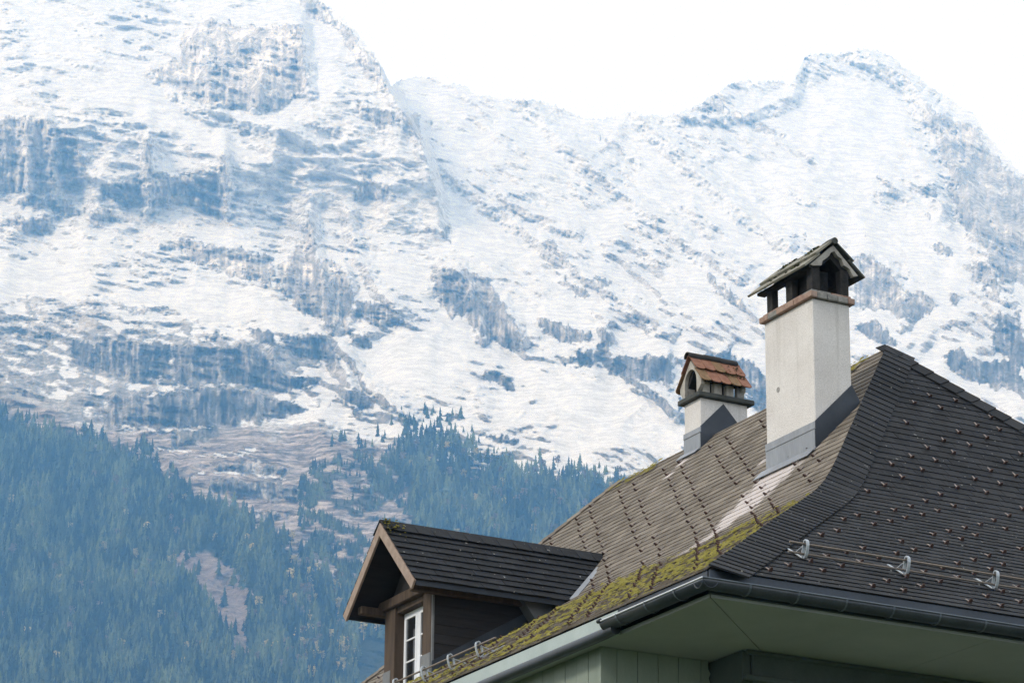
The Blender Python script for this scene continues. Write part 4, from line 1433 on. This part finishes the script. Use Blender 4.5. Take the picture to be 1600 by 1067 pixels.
for wd in widths:
    bo = MB()
    bo.box((x, 2.755 + 0.004 * (k % 2), -5.9), (x + wd - 0.008, 2.797, -0.34))
    bo.build("board", M_BOARD, veranda, (0, 0, 0), 0.004)
    x += wd
    k += 1
# last board ends in a stepped cut edge
bo = MB()
xe = x
prf = [(xe, -0.34), (xe + 0.10, -0.34), (xe + 0.10, -0.44), (xe + 0.14, -0.50), (xe + 0.11, -0.56), (xe + 0.15, -0.66), (xe + 0.19, -0.75), (xe + 0.17, -5.9), (xe, -5.9)]
bo.prism(prf, (1, 0, 0), (0, 0, 1), (0, 1, 0), (0, 0, 0), 2.755, 2.797)
bo.build("board", M_BOARD, veranda)
y = 2.80
while y < 9.4:
    bo = MB()
    bo.box((0.112 + 0.004 * (k % 2), y, -5.9), (0.157, y + 0.292, -0.34))
    bo.build("board", M_BOARD, veranda, (0, 0, 0), 0.004)
    y += 0.30
    k += 1

# ---- snow rails
def bracket_mesh():
    m = MB()
    n = 14
    out, inn = [], []
    for i in range(n):
        a = 2 * math.pi * i / n
        # rounded upright loop in the (up-slope, normal) plane
        u = 0.055 * math.copysign(abs(math.cos(a)) ** 0.7, math.cos(a))
        v = 0.115 * math.copysign(abs(math.sin(a)) ** 0.8, math.sin(a))
        out.append((u + 0.25 * v, v + 0.15))
        inn.append((u * 0.72 + 0.25 * v * 0.9, v * 0.86 + 0.15))
    vs = [(-0.02, *p) for p in out] + [(-0.02, *p) for p in inn] + [(0.02, *p) for p in out] + [(0.02, *p) for p in inn]
    fs = []
    for i in range(n):
        j = (i + 1) % n
        fs += [(i, j, n + j, n + i), (2 * n + j, 2 * n + i, 3 * n + i, 3 * n + j), (i, 2 * n + i, 2 * n + j, j), (n + j, 3 * n + j, 3 * n + i, n + i)]
    m.add(vs, fs)
    m.box((-0.02, -0.02, 0.028), (0.02, 0.40, 0.036))
    m.hexa([(-.012, 0.02, .2), (.012, 0.02, .2), (.012, 0.035, .2), (-.012, 0.035, .2), (-.012, .20, .03), (.012, .20, .03), (.012, .215, .03), (-.012, .215, .03)])
    return m.mesh("rail_bracket", M_BRACKET)


br_me = bracket_mesh()


def snow_rail(face, a0, t0, t1, brackets, label):
    rt = empty("snow_rail")
    rt.parent = HOUSE
    rt.location = EV
    rt["label"] = label
    T_, S_, N_ = basis(face, a0)
    for up_, hh in ((0.005, 0.085), (0.035, 0.205)):
        p0 = on_roof(face, t0, a0, 0) + S_ * up_ + N_ * hh
        p1 = on_roof(face, t1, a0, 0) + S_ * up_ + N_ * hh
        MB().tube([p0, (p0 + p1) / 2, p1], 0.0145, 8).build("rail", M_RAIL, rt)
    for t in brackets:
        o = bpy.data.objects.new("rail_bracket", br_me)
        COL.objects.link(o)
        o.parent = rt
        Mx = Matrix((T_, S_, N_)).transposed().to_4x4()
        Mx.translation = Vector(on_roof(face, t, a0, 0))
        o.matrix_local = Mx


snow_rail('R', 1.18, 1.75, 15.5, [1.98, 3.50, 4.88, 6.3, 7.7, 9.1, 10.5, 12, 13.5], "snow rail of two pipes along the right slope")
snow_rail('L', 1.45, 7.62, 16.0, [8.12, 9.0, 9.86, 10.8, 11.7, 12.6, 13.6, 14.6], "snow rail of two pipes below the dormer")

# ---- tall chimney
CX0, CX1, CY0, CY1 = 6.51, 7.20, 7.40, 8.77
ch = MB()
ch.box((CX0, CY0, 3.6), (CX1, CY1, 6.955))
chim = ch.build("chimney", M_PLASTER, HOUSE, EV, 0.012)
chim["label"] = "tall white rendered chimney with a stone slab cap"
MB().tube([(CX0 - 0.004, 8.41, 5.752), (CX0 + 0.004, 8.41, 5.752)], 0.045, 12).build("clean_out_plug", M_GREYSTONE, chim)
# flashing: bright sheet on the left face, dark sheet running up the right face
fl = MB()
fl.box((CX0 - 0.012, CY0 - 0.012, 4.30), (CX0 - 0.001, CY1 + 0.012, 4.84))
fl.box((CX0 - 0.018, CY0 - 0.016, 4.843), (CX0 - 0.001, CY1 + 0.014, 4.952))
fl.box((CX0 - 0.022, CY0 - 0.020, 4.835), (CX0 - 0.001, CY1 + 0.016, 4.846))
fl.build("flashing", M_ZINC, chim)["label"] = "bright zinc flashing on the chimney's left face"
f2 = MB()
zr = lambda x: float(z_of_s(x))
pr_ = [(CX0 - 0.012, zr(CX0) - 0.1), (CX0 - 0.012, 4.955), (CX1 + 0.003, 5.66), (CX1 + 0.012, 5.62), (CX1 + 0.13, 5.42), (CX1 + 0.13, zr(CX1 + .13) - 0.05)]
f2.prism(pr_, (1, 0, 0), (0, 0, 1), (0, 1, 0), (0, 0, 0), CY0 - 0.016, CY0 - 0.002)
f2.build("flashing", M_LEAD, chim)["label"] = "dark sheet flashing rising with the roof on the right face"
f3 = MB()
T_, S_, N_ = basis('L', float(a_of(6.3)))
p = on_roof('L', 8.1, float(a_of(6.48)), 0.04)
f3.hexa([p + T_ * 0.78 - S_ * 0.22 + N_ * 0.0, p - T_ * 0.76 - S_ * 0.22, p - T_ * 0.76 + S_ * 0.02, p + T_ * 0.78 + S_ * 0.02,
         p + T_ * 0.78 - S_ * 0.22 + N_ * 0.012, p - T_ * 0.76 - S_ * 0.22 + N_ * 0.012, p - T_ * 0.76 + S_ * 0.02 + N_ * 0.012, p + T_ * 0.78 + S_ * 0.02 + N_ * 0.012])
f3.build("flashing", M_ZINC, chim)
# brick cap band
o_ = 0.065
xb0, xb1, yb0, yb1 = CX0 - o_, CX1 + o_, CY0 - o_, CY1 + o_
bm_ = {}


def brick(a, c_, mat=M_BRICK):
    MB().box(a, c_).build("brick", mat, chim, (0, 0, 0), 0.008)


def brick_run(z0, z1, x0, x1, y0, y1, d, n_long, n_short):
    for k in range(n_long):
        ya, yb = y0 + (y1 - y0) * k / n_long, y0 + (y1 - y0) * (k + 1) / n_long - 0.008
        j_ = random.uniform(-.004, .004)
        brick((x0 + j_, ya, z0), (x0 + d, yb, z1), M_BRICK if random.random() < .75 else M_GREYSTONE)
        brick((x1 - d, ya, z0), (x1 - j_, yb, z1))
    for k in range(n_short):
        xa, xb_ = x0 + d + 0.006 + (x1 - x0 - 2 * d - 0.006) * k / n_short, x0 + d + (x1 - x0 - 2 * d) * (k + 1) / n_short - 0.006
        j_ = random.uniform(-.004, .004)
        brick((xa, y0 + j_, z0), (xb_, y0 + d, z1), M_BRICK if random.random() < .4 else M_GREYSTONE)
        brick((xa, y1 - d, z0), (xb_, y1 - j_, z1))


brick_run(6.96, 7.055, xb0, xb1, yb0, yb1, 0.12, 6, 3)
brick_run(7.058, 7.10, xb0 + .045, xb1 - .045, yb0 + .045, yb1 - .045, 0.12, 5, 2)
MB().box((CX0 + 0.06, CY0 + 0.06, 6.957), (CX1 - 0.06, CY1 - 0.06, 7.05)).build("flue_top", M_SOOT, chim)
for (xa, xb_, ya, yb) in ((CX0 + .0, CX0 + .155, CY0 + .0, CY0 + .155), (CX1 - .15, CX1 - 0.0, CY0 + .0, CY0 + .15), (CX0 + 0.01, CX0 + .13, 7.98, 8.16), (CX0 + 0.01, CX0 + .13, CY1 - .22, CY1 - .06),
                          (CX1 - .13, CX1 - .01, 7.98, 8.20), (CX1 - .13, CX1 - .01, CY1 - .2, CY1 - .02)):
    MB().box((xa, ya, 7.103), (xb_, yb, 7.52)).build("pillar", M_SOOT, chim, (0, 0, 0), 0.01)
MB().box((CX0 + .17, CY0 + .28, 7.06), (CX1 - .20, CY0 + .80, 7.56)).build("flue_block", M_SOOT, chim)
# cap roof: stone slabs on each slope, plaster gable with a stepped opening, ridge stone
xm, zr_, ze_ = 6.905, 7.95, 7.515
gy0, gy1 = CY0 - 0.06, 9.03
GA = MB()
out_ = [(6.47, 7.50), (xm, 7.90), (7.36, 7.47), (7.27, 7.44), (7.20, 7.56), (7.10, 7.60), (7.06, 7.70), (6.99, 7.73), (6.93, 7.80), (6.86, 7.77), (6.83, 7.71), (6.78, 7.66), (6.70, 7.60), (6.68, 7.52), (6.53, 7.49)]
GA.prism(out_, (1, 0, 0), (0, 0, 1), (0, 1, 0), (0, 0, 0), CY0 - 0.03, CY0 + 0.05)
GA.build("gable", M_OLDPLASTER, chim)
MB().prism([(6.50, 7.47), (xm, 7.86), (7.33, 7.45), (7.2, 7.44), (xm, 7.70), (6.62, 7.46)], (1, 0, 0), (0, 0, 1), (0, 1, 0), (0, 0, 0), CY0 + 0.06, CY1 + 0.04).build("cap_ceiling", M_SOOT, chim)
MB().box((6.46, CY0 + .0, 7.455), (6.60, CY1 + .12, 7.50)).build("cap_plate", M_SOOT, chim)


def slab(face_dir, u0, u1, y0, y1, th, lift, name, mat):
    """slab lying on the cap slope; u runs from the ridge (0) to the eave (1)"""
    xe_, zee = (6.395, 7.455) if face_dir < 0 else (7.43, 7.445)
    A = np.array([xm, 0, zr_ - 0.03])
    Bp = np.array([xe_, 0, zee])
    d = Bp - A
    n_ = np.cross(d, np.array([0, 1.0, 0]))
    n_ /= np.linalg.norm(n_)
    if n_[2] < 0:
        n_ = -n_
    P = []
    for l in (lift, lift + th):
        for u, yv in ((u0, y0), (u1, y0), (u1, y1), (u0, y1)):
            w_ = A + d * u + n_ * (l + (0.012 if u == u1 else 0))
            P.append((w_[0], yv + random.uniform(-.012, .012), w_[2] + random.uniform(-.004, .004)))
    MB().hexa(P).build(name, mat, chim, (0, 0, 0), 0.004)


for fd_ in (-1, 1):
    for r_, (u0, u1, lf, n_) in enumerate(((0.50, 1.04, 0.0, 3), (-0.02, 0.60, 0.03, 3))):
        for k in range(n_):
            ya = gy0 + (gy1 - gy0) * (k - (0.0 if r_ == 0 else 0.1)) / n_
            yb = gy0 + (gy1 - gy0) * (k + 1 - (0.0 if r_ == 0 else 0.1)) / n_ - 0.015
            if k == 0:
                ya = gy0
            slab(fd_, u0, u1, ya, yb, 0.038, lf, "roof_slab", M_SLAB if fd_ < 0 else M_DARKSLAB)
MB().tube([(xm, gy0 - 0.03, 7.955), (xm, gy0 + 0.14, 7.96), (xm, gy0 + 0.4, 7.945), (xm, gy1 - 0.1, 7.935)], [0.055, 0.058, 0.045, 0.04], 10).build("ridge_stone", M_DARKSLAB, chim)
mv, mf, mb = [], [], 0
for _ in range(520):
    u = abs(random.gauss(0.25, 0.25))
    yy = random.uniform(gy0 + 0.12, gy1 - 0.25)
    if u > 0.95 or math.sin(yy * 9) + random.uniform(-.5, .5) < -0.2:
        continue
    A = np.array([xm, yy, zr_ + 0.04])
    Bp = np.array([6.40, yy, 7.50])
    r = random.uniform(0.018, 0.050)
    mv.append(A + (Bp - A) * u + ico_v * RNG.uniform(.6, 1.2, (6, 1)) * r)
    mf.append(ico_f + mb)
    mb += 6
o = link(bpy.data.objects.new("moss", fast_mesh("moss", np.concatenate(mv), [np.concatenate(mf)], [M_DARKMOSS])), chim)
tag(o, None, None, None, "stuff")

# ---- small chimney
SX0, SX1, SY0, SY1 = 8.725, 9.71, 14.33, 14.88
sc = MB()
sc.box((SX0, SY0, 5.9), (SX1, SY1, 7.705))
sch = sc.build("chimney", M_PLASTER, HOUSE, EV, 0.01)
sch["label"] = "small white chimney with a terracotta tiled cap on the ridge"
MB().box((SX0 - .085, SY0 - .085, 7.708), (SX1 + .11, SY1 + .10, 7.80)).build("cover_slab", M_DARKSLAB, sch, (0, 0, 0), 0.015)
f_ = MB()
f_.box((SX0 - .011, SY0 - .011, 6.55), (SX0 - .001, SY1 + .01, 7.06))
f_.box((SX0 - .018, SY0 - .016, 7.063), (SX0 - .001, SY1 + .012, 7.155))
f_.box((SX0 - .022, SY0 - .019, 7.057), (SX0 - .001, SY1 + .014, 7.066))
f_.build("flashing", M_ZINC, sch)["label"] = "bright zinc flashing on the left face"
f_ = MB()
f_.prism([(SX0 - .011, 6.6), (SX0 - .011, 7.165), (9.20, 7.655), (9.56, 7.27), (9.56, 6.6)], (1, 0, 0), (0, 0, 1), (0, 1, 0), (0, 0, 0), SY0 - .014, SY0 - .002)
f_.build("flashing", M_LEAD, sch)["label"] = "dark pointed sheet flashing over the ridge"
f_ = MB()
p = on_roof('L', 14.6, float(a_of(8.70)), 0.04)
T_, S_, N_ = basis('L', float(a_of(8.5)))
f_.hexa([p + T_ * .33 - S_ * .16, p - T_ * .33 - S_ * .16, p - T_ * .33 + S_ * .02, p + T_ * .33 + S_ * .02,
         p + T_ * .33 - S_ * .16 + N_ * .01, p - T_ * .33 - S_ * .16 + N_ * .01, p - T_ * .33 + S_ * .02 + N_ * .01, p + T_ * .33 + S_ * .02 + N_ * .01])
f_.build("flashing", M_ZINC, sch)
yc, za, zf = 14.58, 8.52, 7.97
hw = 0.44
gx0, gx1 = 8.66, 9.66
# gable plaster with arched opening (front and back)
for gxp in (gx0 + 0.02, gx1 - 0.12):
    arch = [(yc + 0.20 * math.cos(math.pi * k / 8), 8.05 + 0.24 * math.sin(math.pi * k / 8)) for k in range(9)]
    outl = [(yc + 0.36, 7.93), (yc + 0.36, 8.02), (yc, 8.46), (yc - 0.36, 8.02), (yc - 0.36, 7.93), (yc - 0.20, 7.80)] + arch[::-1] + [(yc + 0.20, 7.80), (yc + .25, 7.80)]
    MB().prism(outl, (0, 1, 0), (0, 0, 1), (1, 0, 0), (0, 0, 0), gxp, gxp + 0.07).build("gable", M_OLDPLASTER, sch)
for k, (xa, xb_) in enumerate(((8.76, 8.90), (8.985, 9.15), (9.245, 9.40), (9.47, 9.62))):
    for (ya, yb) in ((yc - .30, yc - .20), (yc + .20, yc + .30)):
        MB().box((xa, ya, 7.803), (xb_, yb, 8.07)).build("pillar", M_OLDPLASTER if k < 3 else M_GREYSTONE, sch, (0, 0, 0), 0.008)
MB().prism([(yc - .34, 8.0), (yc, 8.42), (yc + .34, 8.0), (yc + .2, 8.0), (yc, 8.28), (yc - .2, 8.0)], (0, 1, 0), (0, 0, 1), (1, 0, 0), (0, 0, 0), gx0 + .10, gx1 - .13).build("cap_ceiling", M_SOOT, sch)
# beaver-tail tiles


def tail_tile(w_, l_):
    n_ = 7
    pts = [(-w_ / 2, l_), (w_ / 2, l_)] + [(w_ / 2 * math.cos(math.pi * k / n_), w_ * 0.32 * (1 - math.sin(math.pi * k / n_))) for k in range(n_ + 1)]
    return pts


for sd in (-1, 1):
    A = np.array([0, yc, za])
    d = np.array([0, sd * hw, zf - za])
    Ld = np.linalg.norm(d)
    d /= Ld
    S_ = -d
    T_ = np.array([1.0, 0, 0])
    N_ = np.cross(T_, S_)
    if N_[2] < 0:
        N_ = -N_
    for row, (a0_, ln_, lf) in enumerate(((Ld + 0.03, 0.40, 0.012), (Ld - 0.30, 0.42, 0.036))):
        nt_ = 5
        for k in range(nt_):
            wt = (gx1 - gx0 + 0.06) / nt_
            xc_ = gx0 - 0.03 + wt * (k + 0.5)
            P0 = A + d * a0_ + np.array([xc_, 0, 0])
            prf = tail_tile(wt - 0.008, ln_)
            tb_ = MB()
            n_ = len(prf)
            lz = lf + random.uniform(0, .008)
            top_ = [P0 + T_ * p_ + S_ * (q_ + random.uniform(-.003, .003)) + N_ * (lz + 0.016 - 0.02 * q_ / ln_) for p_, q_ in prf]
            bot_ = [v_ - N_ * 0.016 for v_ in top_]
            tb_.add(top_ + bot_, [tuple(range(n_)), tuple(reversed(range(n_, 2 * n_)))] + [(i, n_ + i, n_ + (i + 1) % n_, (i + 1) % n_) for i in range(n_)])
            tb_.build("roof_tile", M_TERRA if (k + row) % 3 else M_TERRA2, sch)
for k in range(3):
    xa = gx0 - 0.06 + k * 0.34
    prf = [(0.095 * math.cos(math.pi * (j / 8 * 1.2 - 0.1)), 0.085 * math.sin(math.pi * (j / 8 * 1.2 - 0.1))) for j in range(9)]
    prf = prf + [(p_ * 0.8, q_ * 0.8) for p_, q_ in prf[::-1]]
    MB().prism(prf, (0, 1, 0), (0, 0, 1), (1, 0, 0), (0, yc, za + 0.005 + 0.008 * (k % 2)), xa, xa + 0.35).build("ridge_tile", M_RIDGE if k else M_RIDGE, sch)
for k in range(3):
    yy = yc + hw * 0
    for xx in (gx0 + .1, gx0 + .55, gx0 + .82):
        pass
mv, mf, mb = [], [], 0
for _ in range(70):
    u = random.uniform(.25, .75)
    xx = random.uniform(9.2, 9.62)
    r = random.uniform(.01, .03)
    mv.append(np.array([xx, yc - hw * u, za + (zf - za) * u + 0.055]) + ico_v * r)
    mf.append(ico_f + mb)
    mb += 6
o = link(bpy.data.objects.new("moss", fast_mesh("moss", np.concatenate(mv), [np.concatenate(mf)], [M_DARKMOSS])), sch)
tag(o, None, None, None, "stuff")

# ---- dormer
dz_ = empty("dormer")
dz_.parent = HOUSE
dz_.location = EV
dz_["label"] = "gabled dark wooden dormer with a white casement window"
DYC, DZR, DZE, DH = 13.45, 4.225, 2.985, 1.30
DX0, DXW = 2.10, 2.65
DB = lambda: None


def dbox(name, a, c_, mat, bev=0.008):
    return MB().box(a, c_).build(name, mat, dz_, (0, 0, 0), bev)


# cheeks: horizontal boards
z = 1.2
k = 0
while z < 3.05:
    for ys in (12.68, 14.36):
        xe_ = float(np.interp(z + 0.16, PZ, PS)) + 0.25
        if xe_ > DXW + 0.2:
            dbox("cheek_board", (DXW + 0.05, ys - 0.02 + 0.004 * (k % 2), z), (xe_, ys + 0.02, z + 0.152), M_CHEEK, 0.003)
    z += 0.155
    k += 1
# side flashing along the roof
cf = MB()
prf = [(2.66, zr(2.66) - .05), (2.66, zr(2.66) + .22), (4.4, zr(4.4) + .20), (4.9, zr(4.9) + .06), (4.9, zr(4.9) - .05)]
cf.prism(prf, (1, 0, 0), (0, 0, 1), (0, 1, 0), (0, 0, 0), 12.635, 12.652)
cf.build("flashing", M_LEAD, dz_)
gs = MB()
gs.prism([(4.15, 2.98), (4.42, 2.62), (4.95, 2.90), (4.85, 3.0)], (1, 0, 0), (0, 0, 1), (0, 1, 0), (0, 0, 0), 12.40, 12.63)
gs.build("gusset", M_GREY_SHEET, dz_)
# posts and their sheet-metal feet, beams
dbox("post", (DXW, 12.69, 1.2), (DXW + 0.2, 12.98, 3.0), M_WOOD)
dbox("post", (DXW, 14.0, 1.2), (DXW + 0.2, 14.37, 3.0), M_WOOD)
dbox("post_flashing", (DXW - .012, 12.68, 1.2), (DXW + .1, 12.995, 1.98), M_GREY_SHEET, 0.004)
dbox("post_flashing", (DXW - .012, 14.12, 1.2), (DXW + .1, 14.385, 1.98), M_GREY_SHEET, 0.004)
dbox("corner_trim", (DXW + .01, 12.655, 1.4), (DXW + .05, 12.688, 3.0), M_GREY_SHEET, 0.003)
dbox("tie_beam", (DXW - .06, 12.5, 3.003), (DXW + .16, 14.62, 3.17), M_WOOD, 0.012)
dbox("purlin", (DX0 + .12, 14.38, 2.93), (DXW + 1.2, 14.52, 3.06), M_WOOD, 0.01)
dbox("purlin", (DX0 + .12, 12.50, 2.90), (DXW + 2.0, 12.62, 3.0), M_WOOD, 0.01)
gw = MB()
gw.prism([(12.75, 3.172), (14.15, 3.172), (DYC, 3.95)], (0, 1, 0), (0, 0, 1), (1, 0, 0), (0, 0, 0), DXW + 0.02, DXW + 0.08)
gw.build("gable_wall", M_CHEEK, dz_)
# window, set back between the posts
WXP = DXW + 0.17
wb, wt_ = 1.25, 2.90
dbox("window_head", (DXW + 0.04, 12.983, 2.902), (DXW + 0.2, 13.997, 3.0), M_WOOD, 0.005)
frm = MB()
frm.box((WXP, 12.983, wb), (WXP + .05, 13.04, wt_))
frm.box((WXP, 13.94, wb), (WXP + .05, 13.997, wt_))
frm.box((WXP, 13.043, 2.84), (WXP + .05, 13.937, wt_))
frm.box((WXP, 13.043, wb), (WXP + .05, 13.937, wb + .06))
wfr = frm.build("window_frame", M_WHITE, dz_, (0, 0, 0), 0.004)
for (ya, yb) in ((13.045, 13.485), (13.495, 13.935)):
    sa = MB()
    sa.box((WXP - .02, ya, wb + .063), (WXP + .025, ya + .05, 2.836))
    sa.box((WXP - .02, yb - (.05 if yb > 13.6 else .13), wb + .063), (WXP + .025, yb, 2.836))
    yt_ = yb - (.052 if yb > 13.6 else .132)
    sa.box((WXP - .02, ya + .052, 2.785), (WXP + .025, yt_, 2.836))
    sa.box((WXP - .02, ya + .052, wb + .063), (WXP + .025, yt_, wb + .12))
    for zm in (1.70, 2.06, 2.42):
        sa.box((WXP - .012, ya + .052, zm), (WXP + .02, yt_, zm + .028))
    sa.build("sash", M_WHITE, dz_, (0, 0, 0), 0.003)
    for (za_, zb_) in ((wb + .122, 1.698), (1.73, 2.058), (2.09, 2.418), (2.45, 2.783)):
        MB().box((WXP + .004, ya + .053, za_), (WXP + .010, yt_ - .001, zb_)).build("pane", M_GLASS, dz_)
dbox("window_back", (WXP + 0.35, 12.99, wb), (WXP + 0.37, 13.99, wt_), M_CHEEK)
# roof boards (two slopes)
for sd in (-1, 1):
    ye_, xb_ = DYC + sd * DH, None
    th = 0.07
    sl = np.array([0, sd * DH, DZE - DZR])
    n_ = np.array([0, sd * (DZR - DZE), DH])
    n_ /= np.linalg.norm(n_)
    # back edge follows the main slope (valley): solve main roof height = dormer height
    xr = float(np.interp(DZR, PZ, PS)) + 0.05
    xe_ = float(np.interp(DZE, PZ, PS)) + 0.05
    P = []
    for l in (-th, -0.004):
        P += [np.array([DX0, DYC, DZR]) + n_ * l, np.array([xr, DYC, DZR]) + n_ * l, np.array([xe_, ye_, DZE]) + n_ * l, np.array([DX0, ye_, DZE]) + n_ * l]
    MB().hexa(P).build("roof_board", M_CHEEK, dz_)
    # shingles
    S_ = -sl / np.linalg.norm(sl)
    T_ = np.array([1.0, 0, 0])
    Ls = np.linalg.norm(sl)
    nc = 9
    ex_ = Ls / nc
    for c_i in range(nc):
        a0 = c_i * ex_ - 0.03
        fz = (c_i + 0.4) / nc
        xback = xe_ + (xr - xe_) * fz - 0.02
        x = DX0 - 0.02 - (0.15 if c_i % 2 else 0)
        while x < xback - 0.03:
            xa_, xb2 = max(x, DX0 - 0.02), min(x + 0.30, xback)
            x += 0.306
            if xb2 - xa_ < 0.03:
                continue
            P0 = np.array([0, ye_, DZE]) + S_ * a0
            lo, hi = 0.030 + random.uniform(-.004, .005), 0.004
            V = [P0 + T_ * xa_ + n_ * lo, P0 + T_ * xb2 + n_ * lo, P0 + T_ * xb2 + S_ * ex_ * 1.3 + n_ * hi, P0 + T_ * xa_ + S_ * ex_ * 1.3 + n_ * hi]
            V += [V[0] - n_ * 0.016, V[1] - n_ * 0.016, V[2] - n_ * 0.006, V[3] - n_ * 0.006]
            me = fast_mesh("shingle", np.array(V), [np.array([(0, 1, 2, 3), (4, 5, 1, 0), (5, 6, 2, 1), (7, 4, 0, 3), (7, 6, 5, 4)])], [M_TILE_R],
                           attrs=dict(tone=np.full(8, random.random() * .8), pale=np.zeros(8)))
            link(bpy.data.objects.new("shingle", me), dz_)
    # ridge cap shingles on this side
    x = DX0 - 0.03
    while x < xr - 0.1:
        xb2 = min(x + 0.33, xr + 0.05)
        R_ = np.array([0, DYC, DZR + 0.045])
        a_, b_ = 0.0, 0.32
        V = [R_ + T_ * x, R_ + T_ * (xb2), R_ + T_ * xb2 - S_ * b_ + n_ * 0.01, R_ + T_ * x - S_ * b_ + n_ * 0.02]
        V += [v_ - n_ * 0.018 for v_ in V]
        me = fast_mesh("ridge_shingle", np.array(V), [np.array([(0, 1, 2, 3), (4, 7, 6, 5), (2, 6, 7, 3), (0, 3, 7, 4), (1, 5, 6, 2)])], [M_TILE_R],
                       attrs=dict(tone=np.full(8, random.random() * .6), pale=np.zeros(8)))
        link(bpy.data.objects.new("ridge_shingle", me), dz_)
        x += 0.30
    # barge board along the front edge
    for nm, mat_, l0, l1, xa_, xb2 in (("barge_board", M_BARGE, -0.17, -0.012, DX0 - 0.03, DX0 + 0.01),):
        P = []
        for l in (l0, l1):
            for u, xx in ((-0.0, xa_), (-0.0, xb2), (1.02, xb2), (1.02, xa_)):
                q = np.array([xx, DYC, DZR]) + sl * u + n_ * l
                if u == 0:
                    q = np.array([xx, DYC + sd * 0.001, DZR + l * 1.38])
                P.append(q)
        MB().hexa(P).build(nm, mat_, dz_, (0, 0, 0), 0.004)
    # eave edge strip
    q0 = np.array([DX0 + .02, ye_ - sd * 0.01, DZE - 0.005])
    q1 = np.array([xe_, ye_ - sd * 0.01, DZE - 0.005])
    e1 = MB()
    e1.hexa([q0 + (0, 0, -.09), q1 + (0, 0, -.09), q1 + (0, -sd * .03, -.09), q0 + (0, -sd * .03, -.09), q0, q1, q1 + (0, -sd * .03, 0), q0 + (0, -sd * .03, 0)])
    e1.build("eave_board", M_LEAD, dz_)
    # valley sheet
    pA = np.array([xe_ - .06, ye_, DZE + .02])
    pB = np.array([xr + .02, DYC, DZR + .02])
    e2 = MB()
    o1 = np.array([.09, sd * .10, .02])
    e2.hexa([pA, pB, pB + o1, pA + o1, pA + (0, 0, .02), pB + (0, 0, .02), pB + o1 + (0, 0, .035), pA + o1 + (0, 0, .035)])
    e2.build("valley_flashing", M_ZINC, dz_)
mv, mf, mb = [], [], 0
for _ in range(60):
    xx = DX0 + abs(random.gauss(0, .16))
    u = abs(random.gauss(0, .1))
    r = random.uniform(.012, .035)
    mv.append(np.array([xx, DYC - DH * u, DZR + 0.06 - (DZR - DZE) * u]) + ico_v * r * RNG.uniform(.6, 1.3, (6, 1)))
    mf.append(ico_f + mb)
    mb += 6
o = link(bpy.data.objects.new("moss", fast_mesh("moss", np.concatenate(mv), [np.concatenate(mf)], [M_MOSS])), dz_)
tag(o, None, None, None, "stuff")
print("objects", len(bpy.data.objects))
